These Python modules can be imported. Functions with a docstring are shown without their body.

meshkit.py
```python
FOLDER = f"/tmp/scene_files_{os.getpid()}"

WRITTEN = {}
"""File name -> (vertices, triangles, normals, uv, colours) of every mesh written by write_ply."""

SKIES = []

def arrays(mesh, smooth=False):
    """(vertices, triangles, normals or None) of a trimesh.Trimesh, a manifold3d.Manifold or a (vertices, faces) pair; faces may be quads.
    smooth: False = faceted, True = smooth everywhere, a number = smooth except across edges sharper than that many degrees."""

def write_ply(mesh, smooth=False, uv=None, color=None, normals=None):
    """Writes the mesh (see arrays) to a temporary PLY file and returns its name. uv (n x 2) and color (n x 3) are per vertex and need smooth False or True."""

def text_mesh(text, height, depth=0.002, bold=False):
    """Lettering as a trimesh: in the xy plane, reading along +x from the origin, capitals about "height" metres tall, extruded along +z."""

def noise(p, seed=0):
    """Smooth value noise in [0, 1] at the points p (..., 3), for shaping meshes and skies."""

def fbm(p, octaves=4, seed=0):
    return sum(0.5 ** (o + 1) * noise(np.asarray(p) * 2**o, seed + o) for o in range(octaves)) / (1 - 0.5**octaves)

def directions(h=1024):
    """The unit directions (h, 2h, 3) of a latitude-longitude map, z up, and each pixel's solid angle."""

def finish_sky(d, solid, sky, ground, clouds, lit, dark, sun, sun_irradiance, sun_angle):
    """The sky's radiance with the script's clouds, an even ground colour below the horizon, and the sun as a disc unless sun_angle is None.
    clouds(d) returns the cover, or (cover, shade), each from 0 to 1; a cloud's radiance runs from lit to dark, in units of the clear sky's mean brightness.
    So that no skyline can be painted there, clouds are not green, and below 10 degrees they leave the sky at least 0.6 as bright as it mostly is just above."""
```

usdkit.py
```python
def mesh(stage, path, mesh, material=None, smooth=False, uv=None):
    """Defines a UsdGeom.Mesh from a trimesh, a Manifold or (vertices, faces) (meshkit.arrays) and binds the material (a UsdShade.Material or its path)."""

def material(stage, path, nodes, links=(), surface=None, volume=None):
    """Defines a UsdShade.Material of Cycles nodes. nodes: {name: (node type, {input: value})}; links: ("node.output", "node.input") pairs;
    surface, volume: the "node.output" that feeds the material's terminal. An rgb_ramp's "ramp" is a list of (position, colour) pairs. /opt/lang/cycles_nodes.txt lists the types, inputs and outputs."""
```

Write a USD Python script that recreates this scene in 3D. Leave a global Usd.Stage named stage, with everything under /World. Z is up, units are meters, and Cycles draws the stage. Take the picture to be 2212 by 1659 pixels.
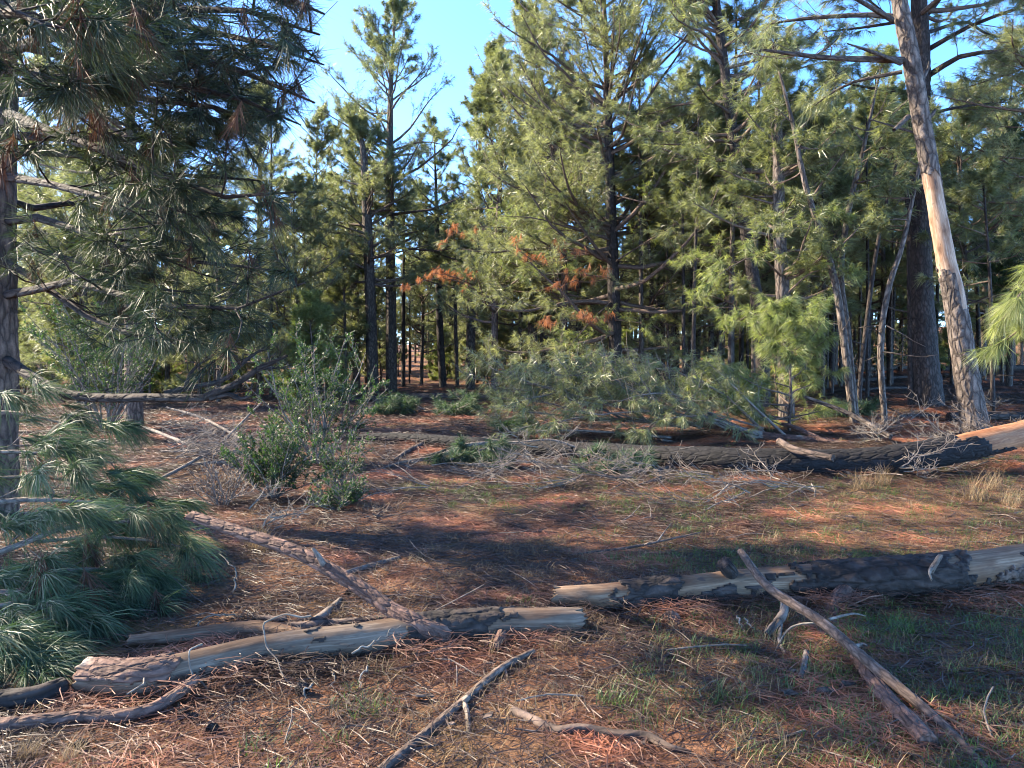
import math, numpy as np, usdkit, meshkit
from pxr import Usd, UsdGeom, UsdLux, UsdShade, Gf, Sdf, Vt
from scipy.spatial import cKDTree

stage = Usd.Stage.CreateInMemory()
UsdGeom.SetStageUpAxis(stage, 'Z'); UsdGeom.SetStageMetersPerUnit(stage, 1.0)
stage.SetDefaultPrim(UsdGeom.Xform.Define(stage, '/World').GetPrim())
UsdGeom.Scope.Define(stage, '/World/Looks')

# ------------------------------------------------------------------ camera, sky, sun, exposure
EYE, PITCH, FPX = 1.6, math.radians(1.53), 1671.0          # eye height; tilt below level; focal length of the 2212-wide picture
cam = UsdGeom.Camera.Define(stage, '/World/camera')
cam.AddTranslateOp().Set(Gf.Vec3d(0, 0, EYE)); cam.AddRotateXOp().Set(90 - math.degrees(PITCH))
cam.CreateHorizontalApertureAttr(36.0); cam.CreateVerticalApertureAttr(27.0)
cam.CreateFocalLengthAttr(36.0 * FPX / 2212); cam.CreateExposureAttr(2.9)
cam.CreateClippingRangeAttr(Gf.Vec2f(0.05, 5000))
SUN_AZ, SUN_EL = math.radians(-73), math.radians(35)       # atan2(x, y) of the direction towards the sun
sun_dir = np.array([math.sin(SUN_AZ) * math.cos(SUN_EL), math.cos(SUN_AZ) * math.cos(SUN_EL), math.sin(SUN_EL)])
dome = UsdLux.DomeLight.Define(stage, '/World/sky')
dome.GetPrim().SetCustomDataByKey('kind', 'structure')
skym = usdkit.material(stage, '/World/Looks/sky_look', {
    't': ('sky_texture', dict(sky_type='single_scattering', sun_disc=False, sun_elevation=SUN_EL, sun_rotation=SUN_AZ, altitude=100.0, air_density=.45, aerosol_density=.4, ozone_density=1.5)),
    'h': ('hsv', dict(hue=.5, saturation=1.22, value=1.0, fac=1.0)), 'b': ('background_shader', dict(strength=0.15))}, [('t.color', 'h.color'), ('h.color', 'b.color')], surface='b.background')
UsdShade.MaterialBindingAPI.Apply(dome.GetPrim()).Bind(skym)
sun = UsdLux.DistantLight.Define(stage, '/World/sun')
sun.CreateNormalizeAttr(True); sun.CreateIntensityAttr(0.95); sun.CreateAngleAttr(0.5); sun.CreateColorAttr(Gf.Vec3f(1.0, 0.86, 0.65))
zq = Gf.Rotation(Gf.Vec3d(0, 0, 1), Gf.Vec3d(*map(float, sun_dir)))
sun.AddOrientOp(UsdGeom.XformOp.PrecisionDouble).Set(zq.GetQuat())

# ------------------------------------------------------------------ helpers: terrain and picture points
SHADERS = [(-12, 7.6, 4, .7)]
def sstep(a, b, x):
    t = np.clip((np.asarray(x, float) - a) / (b - a), 0, 1); return t * t * (3 - 2 * t)
def gz(x, y, fine=True):
    x, y = np.asarray(x, float), np.asarray(y, float)
    far = np.maximum(y - 9.0, 0)
    side = sstep(-0.05, 0.5, x / (np.abs(y) + 3))
    z = far * (0.010 + 0.030 * side) * (1 - 0.35 * sstep(50, 200, far)) + .045 * np.clip(y - 52, 0, 90)
    z = z + 0.10 * (meshkit.noise(np.stack([x * .25, y * .25, 0 * x], -1), 3) - .5) * sstep(7, 14, np.abs(y))
    if fine:
        z = z + 0.03 * (meshkit.fbm(np.stack([x * 1.3, y * 1.3, 0 * x], -1), 3, 5) - .5)
    return z
CP, SP = math.cos(PITCH), math.sin(PITCH)
def ray(px, py):
    u, v = (px - 1106.0) / FPX, (829.5 - py) / FPX
    return np.array([u, CP + v * SP, -SP + v * CP])
def pix(px, py, d):                                        # the point seen at that pixel (2212-wide picture) d metres ahead
    return np.array([0, 0, EYE]) + ray(px, py) * d
def gpt(px, py, h=0.0):                                    # the point seen there that lies h above the ground
    r = ray(px, py); ts = np.linspace(2, 80, 4000)
    q = np.array([0, 0, EYE]) + ts[:, None] * r
    below = np.nonzero(q[:, 2] - h < gz(q[:, 0], q[:, 1], False))[0]
    return q[below[0]] if len(below) else q[-1]
def gd(px, d, h=0.0):                                      # the ground point in the column px, d ahead
    q = pix(px, 800, d); q[2] = gz(q[0], q[1], False) + h; return q

# ------------------------------------------------------------------ helpers: prims
used = {}
def numbered(parent, name):
    k = used.get((parent, name), 0); used[(parent, name)] = k + 1
    return f'{parent}/{name}' if k == 0 else f'{parent}/{name}_{k:03d}'
def tag(prim, label=None, cat=None, group=None, kind=None):
    for k, v in (('label', label), ('category', cat), ('group', group), ('kind', kind)):
        if v: prim.SetCustomDataByKey(k, v)
    return prim
def thing(name, label, cat, loc=(0, 0, 0), group=None):
    x = UsdGeom.Xform.Define(stage, numbered('/World', name)); x.AddTranslateOp().Set(Gf.Vec3d(*map(float, loc)))
    return tag(x.GetPrim(), label, cat, group)
def put(name, V, F, mat, parent=None, rest=None, smooth=True, origin=None, label=None, tone=None):
    """One Mesh prim; V in world space unless the parent thing sits elsewhere (origin is then taken off)."""
    par = '/World' if parent is None else str(parent.GetPath())
    V = np.asarray(V, float)
    if origin is not None: V = V - np.asarray(origin, float)
    m = usdkit.mesh(stage, numbered(par, name), (V, np.asarray(F, int)), mats[mat], smooth=True if smooth else False)
    if rest is not None:
        UsdGeom.PrimvarsAPI(m).CreatePrimvar('rest', Sdf.ValueTypeNames.Float3Array, 'vertex').Set(Vt.Vec3fArray.FromNumpy(np.asarray(rest, np.float32)))
    if tone is not None: UsdGeom.PrimvarsAPI(m).CreatePrimvar('tone', Sdf.ValueTypeNames.FloatArray, 'vertex').Set(Vt.FloatArray.FromNumpy(np.asarray(tone, np.float32)))
    if label: tag(m.GetPrim(), label)
    if name in ('branchwork', 'twig_spray', 'crown', 'foliage', 'needles', 'dead_needles'): tag(m.GetPrim(), kind='stuff')
    return m.GetPrim()
def copy_of(src, label, loc, rz=0.0, sc=1.0, group=None, tilt=0.0):
    x = UsdGeom.Xform.Define(stage, numbered('/World', src.GetName().split('_0')[0]))
    x.AddTranslateOp().Set(Gf.Vec3d(*map(float, loc))); x.AddRotateZOp().Set(float(rz)); x.AddRotateXOp().Set(float(tilt)); x.AddScaleOp().Set(Gf.Vec3f(sc, sc, sc))
    p = x.GetPrim(); p.GetReferences().AddInternalReference(src.GetPath()); 
    x.SetXformOpOrder([o for o in x.GetOrderedXformOps()])
    p.SetInstanceable(True)
    return tag(p, label, src.GetCustomDataByKey('category'), group or src.GetCustomDataByKey('group'))

# ------------------------------------------------------------------ helpers: shapes
def nrm(a): return a / np.maximum(np.linalg.norm(a, axis=-1, keepdims=True), 1e-9)
def curve(pts, n):
    """A smooth line through pts (k x 4: x, y, z, radius), n points."""
    p = np.asarray(pts, float); k = len(p)
    if k == 2: return p[0] + np.linspace(0, 1, n)[:, None] * (p[1] - p[0])
    q = np.vstack([2 * p[0] - p[1], p, 2 * p[-1] - p[-2]])
    seg = np.linalg.norm(np.diff(p[:, :3], axis=0), axis=1); at = np.r_[0, np.cumsum(seg)] / seg.sum()
    out = []
    for t in np.linspace(0, 1, n):
        i = min(np.searchsorted(at, t, 'right') - 1, k - 2); i = max(i, 0)
        u = (t - at[i]) / max(at[i + 1] - at[i], 1e-9); a, b, c, d = q[i:i + 4]
        out.append(.5 * (2 * b + (c - a) * u + (2 * a - 5 * b + 4 * c - d) * u * u + (3 * b - a - 3 * c + d) * u ** 3))
    out = np.array(out); out[:, 3] = np.maximum(out[:, 3], 1e-4); return out
def frames(path):
    """Tangent, side and binormal along one polyline (n x 3), parallel transported."""
    t = nrm(np.gradient(path, axis=0)); a = np.empty_like(t)
    ref = np.array([0, 0, 1.0]) if abs(t[0, 2]) < .9 else np.array([1.0, 0, 0])
    a[0] = nrm(np.cross(t[0], ref))
    for i in range(1, len(t)):
        v = a[i - 1] - t[i] * (a[i - 1] @ t[i]); a[i] = nrm(v)
    return t, a, np.cross(t, a)
def grid_faces(n, m, wrap=True):
    i, j = np.meshgrid(np.arange(n - 1), np.arange(m if wrap else m - 1), indexing='ij'); k = (j + 1) % m
    q = np.stack([i * m + j, i * m + k, (i + 1) * m + k, (i + 1) * m + j], -1).reshape(-1, 4)
    return np.vstack([q[:, [0, 1, 2]], q[:, [0, 2, 3]]])
def tubes(P, R, sides=4):
    """Many tubes at once: P (N, m, 3), R (N, m)."""
    N, m, _ = P.shape
    if N == 0: return np.zeros((0, 3)), np.zeros((0, 3), int), np.zeros((0, 3))
    t = nrm(np.gradient(P, axis=1)); ref = np.where(np.abs(t[:, :1, 2:]) < .9, [[[0, 0, 1.0]]], [[[1.0, 0, 0]]])
    a = nrm(np.cross(t, np.broadcast_to(ref, t.shape))); b = np.cross(t, a); an = np.arange(sides) * 2 * np.pi / sides
    ca, sa = np.cos(an)[None, None, :, None], np.sin(an)[None, None, :, None]
    V = P[:, :, None] + R[:, :, None, None] * (ca * a[:, :, None] + sa * b[:, :, None])
    s = np.concatenate([np.zeros((N, 1)), np.cumsum(np.linalg.norm(np.diff(P, axis=1), axis=-1), 1)], 1)
    rest = np.stack(np.broadcast_arrays(R[:, :, None] * np.cos(an), R[:, :, None] * np.sin(an), s[:, :, None] + np.arange(N)[:, None, None] * 1.37), -1)
    f = grid_faces(m, sides); F = (f[None] + (np.arange(N) * m * sides)[:, None, None]).reshape(-1, 3)
    return V.reshape(-1, 3), F, rest.reshape(-1, 3)
def join(parts):
    V, F, R, n = [], [], [], 0
    for v, f, r in parts:
        V.append(v); F.append(f + n); R.append(r); n += len(v)
    return np.vstack(V), np.vstack(F), np.vstack(R)
def plates(rest, scale, stretch, seed, n_per=1.0):
    """Crack depth of bark plates at the rest coordinates (x, y round the stem, z along it): 0 in a crack, 1 on a plate."""
    q = rest / np.array([scale, scale, scale * stretch])
    q = q + .35 * np.stack([meshkit.noise(q * 1.7, seed + k) for k in range(3)], -1)
    base = np.floor(q).astype(int); lo, hi = base.min(0) - 1, base.max(0) + 2
    keys = np.unique(np.vstack([base + np.array(o) for o in np.ndindex(3, 3, 3)]) - 1, axis=0)
    h = lambda s: meshkit.noise(keys + 0.0, seed + s)
    c = keys + np.stack([h(11), h(12), h(13)], -1)
    d, _ = cKDTree(c).query(q, k=2)
    return np.clip((d[:, 1] - d[:, 0]) / .35, 0, 1), d[:, 0]
def log(pts, n, sides, rough=.006, seed=0, bark=None, broken=(0, 0), lump=.06):
    """One stem: curve with noisy round section. bark=(scale, stretch, depth) presses plates in. broken: splinter length at start and end."""
    c = curve(pts, n); path, r = c[:, :3], c[:, 3]; t, a, b = frames(path)
    s = np.r_[0, np.cumsum(np.linalg.norm(np.diff(path, axis=0), axis=1))]; th = np.arange(sides) * 2 * np.pi / sides
    S, T = np.meshgrid(s, th, indexing='ij'); rr = np.broadcast_to(r[:, None], S.shape)
    rest = np.stack([rr * np.cos(T), rr * np.sin(T), S], -1)
    k = rest / np.maximum(r.mean(), .004)
    R = rr * (1 + lump * 2 * (meshkit.fbm(k * [.9, .9, .35] + seed, 3, seed) - .5)) + rough * 2 * (meshkit.fbm(k * [2.5, 2.5, .9] + seed, 4, seed + 5) - .5)
    if bark:
        p, f1 = plates(rest.reshape(-1, 3), bark[0], bark[1], seed); R = R + bark[2] * (p.reshape(R.shape) ** .6 - .6)
    nr = np.cos(T)[..., None] * a[:, None] + np.sin(T)[..., None] * b[:, None]
    pos = path[:, None] + R[..., None] * nr
    caps = []
    for e, idx, sg in ((0, 0, -1), (1, -1, 1)):
        amp = broken[e]
        if amp > 0:
            j = np.random.default_rng(seed + e).random(sides); j = .5 * j + .5 * np.roll(j, 1); j = (j - j.min()) / (np.ptp(j) + 1e-9)
            slope = .5 + .5 * np.cos(th - 1.0 - e)
            off = amp * (.55 * j + .6 * slope) - amp * .4
            w = np.clip(1 - (np.abs(S - s[idx]) / (amp * 1.2 + 1e-6)), 0, 1)
            pos = pos + sg * (w * off[None])[..., None] * t[:, None]
    V = [pos.reshape(-1, 3)]; F = [grid_faces(n, sides)]; RR = [rest.reshape(-1, 3)]; nv = n * sides
    for e, idx, sg in ((0, 0, -1), (1, -1, 1)):
        ring, o = pos[idx], (0 if e == 0 else (n - 1) * sides)
        cen = path[idx] - sg * t[idx] * (.25 * broken[e]); g = np.random.default_rng(seed + 9 + e)
        mid = cen + (ring - ring @ t[idx][:, None] * t[idx] + (path[idx] @ t[idx]) * t[idx] - path[idx]) * .6 + sg * t[idx] * (broken[e] * (g.random((sides, 1)) - .5) * .7)
        V += [mid, cen[None]]; i = np.arange(sides); j = (i + 1) % sides
        f = np.vstack([np.stack([o + i, o + j, nv + j], 1), np.stack([o + i, nv + j, nv + i], 1), np.stack([nv + i, nv + j, np.full(sides, nv + sides)], 1)])
        F.append(f if e else f[:, ::-1]); RR += [rest[idx] * [.6, .6, 1], np.array([[0, 0, s[idx]]])]; nv += sides + 1
    L = dict(pos=pos, nr=nr, rest=rest, S=S, T=T, s=s, t=t, r=r, path=path)
    return (np.vstack(V), np.vstack(F), np.vstack(RR)), L
def shell(L, mask, thick, seed, scale=.035, stretch=2.2):
    """A sheet of bark over the part of a log where mask is true, with its own thickness, plates and edge."""
    n, m = L['S'].shape
    p, f1 = plates(L['rest'].reshape(-1, 3), scale, stretch, seed); p = p.reshape(n, m)
    up = thick * (.45 + .55 * p ** .7) + thick * .5 * (meshkit.fbm(L['rest'] * 60, 2, seed) - .5)
    outer = (L['pos'] + up[..., None] * L['nr']).reshape(-1, 3); inner = (L['pos'] - .003 * L['nr']).reshape(-1, 3)
    mf = mask & np.roll(mask, -1, 1); mf = mf[:-1] & mf[1:]
    i, j = np.nonzero(mf); k = (j + 1) % m
    q = np.stack([i * m + j, i * m + k, (i + 1) * m + k, (i + 1) * m + j], 1)
    e = np.vstack([q[:, [0, 1]], q[:, [1, 2]], q[:, [2, 3]], q[:, [3, 0]]]); key = {}
    es = np.sort(e, 1); code = es[:, 0] * (n * m) + es[:, 1]; u, c = np.unique(code, return_counts=True)
    b = e[np.isin(code, u[c == 1])]; N = n * m
    side = np.vstack([np.stack([b[:, 1], b[:, 0], b[:, 0] + N], 1), np.stack([b[:, 1], b[:, 0] + N, b[:, 1] + N], 1)])
    F = np.vstack([q[:, [0, 1, 2]], q[:, [0, 2, 3]], side])
    V = np.vstack([outer, inner]); R = np.vstack([L['rest'].reshape(-1, 3)] * 2)
    w = np.unique(F); mp = np.full(len(V), -1); mp[w] = np.arange(len(w)); return V[w], mp[F], R[w]
def put_bark(VFR, mat, parent, label=None, least=24):
    """Every separate piece of bark becomes a part of its own."""
    V, F, R = VFR
    if not len(F): return
    from scipy.sparse import coo_matrix
    from scipy.sparse.csgraph import connected_components
    e = np.vstack([F[:, :2], F[:, 1:]]); _, lab = connected_components(coo_matrix((np.ones(len(e)), (e[:, 0], e[:, 1])), (len(V), len(V))), False)
    first = True
    for k in np.argsort(-np.bincount(lab))[:12]:
        f = F[lab[F[:, 0]] == k]
        if len(f) < least: continue
        w = np.unique(f); mp = np.zeros(len(V), int); mp[w] = np.arange(len(w)); put('bark', V[w], mp[f], mat, parent, R[w], label=label if first else None); first = False
def grow(p, d, L, m, rng, up=0.0, wob=.12):
    """N shoots at once: start p (N,3), heading d (N,3), length L (N,); up lifts (or drops) the heading along the way."""
    pts, d = [p], nrm(d)
    for i in range(1, m):
        d = d + rng.normal(0, wob, d.shape); d[:, 2] += np.broadcast_to(up, (len(p),)) / m; d = nrm(d)
        pts.append(pts[-1] + d * (L / (m - 1))[:, None])
    return np.stack(pts, 1)
def along(P, i, s):
    """The points and headings at the fraction s along the polylines P[i]."""
    m = P.shape[1]; f = np.clip(s, 0, .9999) * (m - 1); k = f.astype(int); u = (f - k)[:, None]
    a, b = P[i, k], P[i, k + 1]; return a + u * (b - a), nrm(b - a)

# needles: templates in tuft space (z along the shoot), each vertex with how far along its needle it lies
def tuft_kit(n, length, width, shoot, lo, hi, seed, segs=1, kinds=5):
    out = []
    for k in range(kinds):
        g = np.random.default_rng(seed * 100 + k); V, T, F = [], [], []
        for i in range(n):
            ph, sp = g.random() * 6.283, math.radians(lo + (hi - lo) * g.random()); z0 = -shoot * g.random() ** 1.3; loose = g.random() < .12; sp = sp * (1.5 if loose else 1)
            sp *= .75 + .5 * (-z0 / max(shoot, 1e-6)); l = length * (.45 + .65 * g.random() ** .7)
            rad = np.array([math.cos(ph), math.sin(ph), 0]); d = rad * math.sin(sp) + np.array([0, 0, math.cos(sp)])
            roll = g.random() * 3.1416; s0 = nrm(np.cross(d, [.3, .2, .9])); s1 = np.cross(d, s0); sd = s0 * math.cos(roll) + s1 * math.sin(roll)
            b = np.array([0, 0, z0]); o = len(V); w = width * (.7 + .6 * g.random()) / 2
            for q in range(segs):
                t = q / segs; c = b + d * l * t; V += [c + sd * w * (1 - .45 * t), c - sd * w * (1 - .45 * t)]; T += [t, t]
            V.append(b + d * l); T.append(1.0)
            for q in range(segs - 1): F += [[o + 2 * q, o + 2 * q + 1, o + 2 * q + 3], [o + 2 * q, o + 2 * q + 3, o + 2 * q + 2]]
            q = segs - 1; F.append([o + 2 * q, o + 2 * q + 1, o + 2 * q + 2])
        out.append((np.array(V), np.array(T), np.array(F)))
    return out
def tufts(pos, d, sc, kit, rng, droop=.0):
    N = len(pos); pick = rng.integers(0, len(kit), N); d = nrm(d)
    VV, FF, TT, n = [], [], [], 0; tn = np.clip(rng.beta(1.3, 1.5, N), 0, 1)
    ref = np.where(np.abs(d[:, 2:]) < .9, [[0, 0, 1.0]], [[1.0, 0, 0]]); a = nrm(np.cross(d, ref)); b = np.cross(d, a)
    ph = rng.random(N) * 6.283; a, b = a * np.cos(ph)[:, None] + b * np.sin(ph)[:, None], b * np.cos(ph)[:, None] - a * np.sin(ph)[:, None]
    sc = np.broadcast_to(sc, (N,)); dr = np.broadcast_to(droop, (N,))
    for k, (V, T, F) in enumerate(kit):
        i = np.nonzero(pick == k)[0]
        if not len(i): continue
        v = pos[i, None] + sc[i, None, None] * (V[None, :, :1] * a[i, None] + V[None, :, 1:2] * b[i, None] + V[None, :, 2:] * d[i, None])
        v[..., 2] -= dr[i, None] * sc[i, None] * (T ** 2)[None]
        VV.append(v.reshape(-1, 3)); TT.append(np.repeat(tn[i], len(V))); FF.append((F[None] + (n + np.arange(len(i)) * len(V))[:, None, None]).reshape(-1, 3)); n += len(i) * len(V)
    return np.vstack(VV), np.vstack(FF), np.concatenate(TT)

# ------------------------------------------------------------------ materials
mats = {}
def M(name, nodes, links, surface): mats[name] = usdkit.material(stage, f'/World/Looks/{name}', nodes, links, surface=surface)
def needle_mat(name, ramp, trans, tfac=.3, rough=.38, spec=.45):
    byt = name.startswith('needles')                       # needles: one tone to a tuft; leaves and straw: tone by place
    nodes = {'g': ('geometry', {}), 'r': ('rgb_ramp', dict(ramp=ramp)), 'ad': ('math', dict(math_type='add', use_clamp=True)),
             'p': ('principled_bsdf', dict(roughness=rough, specular_ior_level=spec)), 'tc': ('mix', dict(mix_type='multiply', fac=1.0, color2=trans)), 't': ('translucent_bsdf', {}), 'm': ('mix_closure', dict(fac=tfac))}
    links = [('ad.value', 'r.fac'), ('r.color', 'p.base_color'), ('r.color', 'tc.color1'), ('tc.color', 't.color'), ('p.BSDF', 'm.closure1'), ('t.BSDF', 'm.closure2')]
    if byt:
        nodes |= {'at': ('attribute', dict(attribute='tone')), 'mi': ('math', dict(math_type='multiply', value2=.3)), 'mt': ('math', dict(math_type='multiply', value2=.8))}
        links += [('g.random_per_island', 'mi.value1'), ('at.fac', 'mt.value1'), ('mi.value', 'ad.value1'), ('mt.value', 'ad.value2')]
    else:
        nodes |= {'nz': ('noise_texture', dict(scale=.9, detail=2.0)), 'mr': ('map_range', dict(from_min=.3, from_max=.7, to_min=-.35, to_max=.35))}
        links += [('g.random_per_island', 'ad.value1'), ('g.position', 'nz.vector'), ('nz.fac', 'mr.value'), ('mr.result', 'ad.value2')]
    M(name, nodes, links, 'm.closure')
needle_mat('needles_green', [(0, (.05, .062, .03)), (.4, (.108, .126, .064)), (.8, (.18, .195, .105)), (1, (.29, .27, .15))], (1.8, 1.8, .95), .44, .36, .55)
needle_mat('needles_pale', [(0, (.07, .08, .04)), (.4, (.142, .158, .086)), (.8, (.22, .235, .135)), (1, (.31, .305, .19))], (1.7, 1.7, .95), .44, .36, .55)
needle_mat('needles_blue', [(0, (.02, .034, .018)), (.5, (.052, .08, .042)), (.85, (.105, .135, .07)), (1, (.18, .175, .10))], (1.6, 1.9, 1.0), .22, .5, .28)
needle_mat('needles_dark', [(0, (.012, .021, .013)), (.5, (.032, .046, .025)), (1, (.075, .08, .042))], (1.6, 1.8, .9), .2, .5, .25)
needle_mat('needles_grey', [(0, (.055, .066, .028)), (.5, (.14, .152, .066)), (1, (.26, .25, .12))], (1.6, 1.7, 1.0), .25, .36, .5)
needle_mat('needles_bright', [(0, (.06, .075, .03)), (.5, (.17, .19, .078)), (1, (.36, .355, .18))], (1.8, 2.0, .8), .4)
needle_mat('needles_dead', [(0, (.2, .08, .035)), (.6, (.38, .17, .075)), (1, (.48, .28, .14))], (1.5, 1.2, .8), .3, .6, .2)
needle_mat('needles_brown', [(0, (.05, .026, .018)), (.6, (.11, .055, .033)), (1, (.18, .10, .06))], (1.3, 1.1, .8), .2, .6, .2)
needle_mat('leaves_shrub', [(0, (.025, .045, .018)), (.6, (.05, .085, .03)), (1, (.10, .15, .05))], (1.8, 2.2, .8), .3, .55, .35)
needle_mat('leaves_brown', [(0, (.10, .06, .035)), (.6, (.2, .12, .07)), (1, (.3, .19, .11))], (1.3, 1.1, .8), .25, .6, .2)
needle_mat('straw_red', [(0, (.03, .016, .011)), (.14, (.085, .036, .021)), (.24, (.2, .07, .036)), (.5, (.32, .132, .072)), (.74, (.40, .21, .125)), (.85, (.44, .33, .22)), (1, (.56, .48, .35))], (1, 1, 1), .0, .55, .3)
needle_mat('straw_tan', [(0, (.15, .10, .065)), (.5, (.27, .19, .12)), (1, (.42, .33, .22))], (1, 1, 1), .1, .6, .25)
needle_mat('straw_dark', [(0, (.03, .02, .016)), (.6, (.08, .05, .04)), (1, (.15, .10, .08))], (1, 1, 1), .0, .6, .25)
needle_mat('blades_green', [(0, (.05, .085, .028)), (.6, (.11, .165, .055)), (1, (.22, .25, .10))], (1.8, 2.0, .8), .3, .5, .25)
needle_mat('blades_dry', [(0, (.17, .12, .065)), (.6, (.34, .26, .15)), (1, (.5, .42, .26))], (1.2, 1.1, .9), .2, .6, .2)
def bark_mat(name, dark, mid, light, scale=14.0, stretch=.3, bump=.6, rough=.85, lichen=0.0, wet=.25):
    """Plated bark from the rest coordinates."""
    M(name, {'a': ('attribute', dict(attribute='rest')), 'mp': ('mapping', dict(mapping_type='point', scale=(scale, scale, scale * stretch))),
             'wn': ('noise_texture', dict(scale=1.3, detail=2.0)), 'wm': ('mix', dict(mix_type='linear_light', fac=.35)),
             'v': ('voronoi_texture', dict(feature='distance_to_edge', scale=1.0)), 'vc': ('voronoi_texture', dict(feature='f1', scale=1.0)),
             'n': ('noise_texture', dict(scale=45.0, detail=5.0, roughness=.65)), 'n2': ('noise_texture', dict(scale=1.6, detail=3.0)),
             'cr': ('rgb_ramp', dict(ramp=[(0, dark), (.12, tuple(.6 * np.array(dark) + .4 * np.array(mid))), (.4, mid), (1, light)])),
             'bw': ('rgb_to_bw', {}), 'ml': ('mix', dict(mix_type='overlay', fac=.7)), 'm2': ('mix', dict(mix_type='mix', color2=tuple(np.array([.42, .44, .38])))),
             'lr': ('map_range', dict(from_min=.56, from_max=.66, to_min=0.0, to_max=lichen, clamp=True)), 'cs': ('mix', dict(mix_type='overlay', fac=.45)),
             'ht': ('math', dict(math_type='multiply_add', value2=.35)), 'vr': ('map_range', dict(from_min=0.0, from_max=.25, to_min=0.0, to_max=1.0, clamp=True)),
             'b': ('bump', dict(strength=bump, distance=.02)), 'p': ('principled_bsdf', dict(roughness=rough, specular_ior_level=wet))},
      [('a.vector', 'mp.vector'), ('mp.vector', 'wn.vector'), ('mp.vector', 'wm.color1'), ('wn.color', 'wm.color2'), ('wm.color', 'v.vector'), ('wm.color', 'vc.vector'), ('a.vector', 'n.vector'), ('a.vector', 'n2.vector'),
       ('v.distance', 'cr.fac'), ('cr.color', 'cs.color1'), ('vc.color', 'bw.color'), ('bw.val', 'cs.color2'), ('cs.color', 'ml.color1'), ('n.fac', 'ml.color2'), ('n2.fac', 'lr.value'), ('lr.result', 'm2.fac'), ('ml.color', 'm2.color1'),
       ('v.distance', 'vr.value'), ('n.fac', 'ht.value1'), ('vr.result', 'ht.value3'), ('ht.value', 'b.height'), ('m2.color', 'p.base_color'), ('b.normal', 'p.normal')], 'p.BSDF')
bark_mat('bark_grey', (.022, .017, .014), (.085, .067, .055), (.165, .135, .113), 13, .35)
bark_mat('bark_brown', (.03, .021, .017), (.115, .08, .062), (.21, .155, .125), 13, .35)
bark_mat('bark_dark', (.01, .0075, .0065), (.039, .029, .025), (.085, .068, .06), 16, .35)
bark_mat('bark_black', (.003, .0027, .003), (.008, .0068, .0074), (.018, .0155, .0165), 16, .35)
bark_mat('bark_pale', (.03, .022, .018), (.125, .10, .083), (.25, .21, .178), 11, .35, 1.0)
bark_mat('bark_red', (.06, .034, .026), (.115, .066, .05), (.22, .155, .125), 30, .35, lichen=.7)
bark_mat('twig_grey', (.08, .064, .053), (.165, .136, .113), (.27, .235, .20), 40, .3, .3)
bark_mat('twig_brown', (.05, .034, .026), (.12, .085, .066), (.2, .15, .12), 40, .3, .3)
bark_mat('twig_white', (.09, .074, .06), (.16, .14, .118), (.25, .225, .195), 60, .15, .25)
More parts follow.
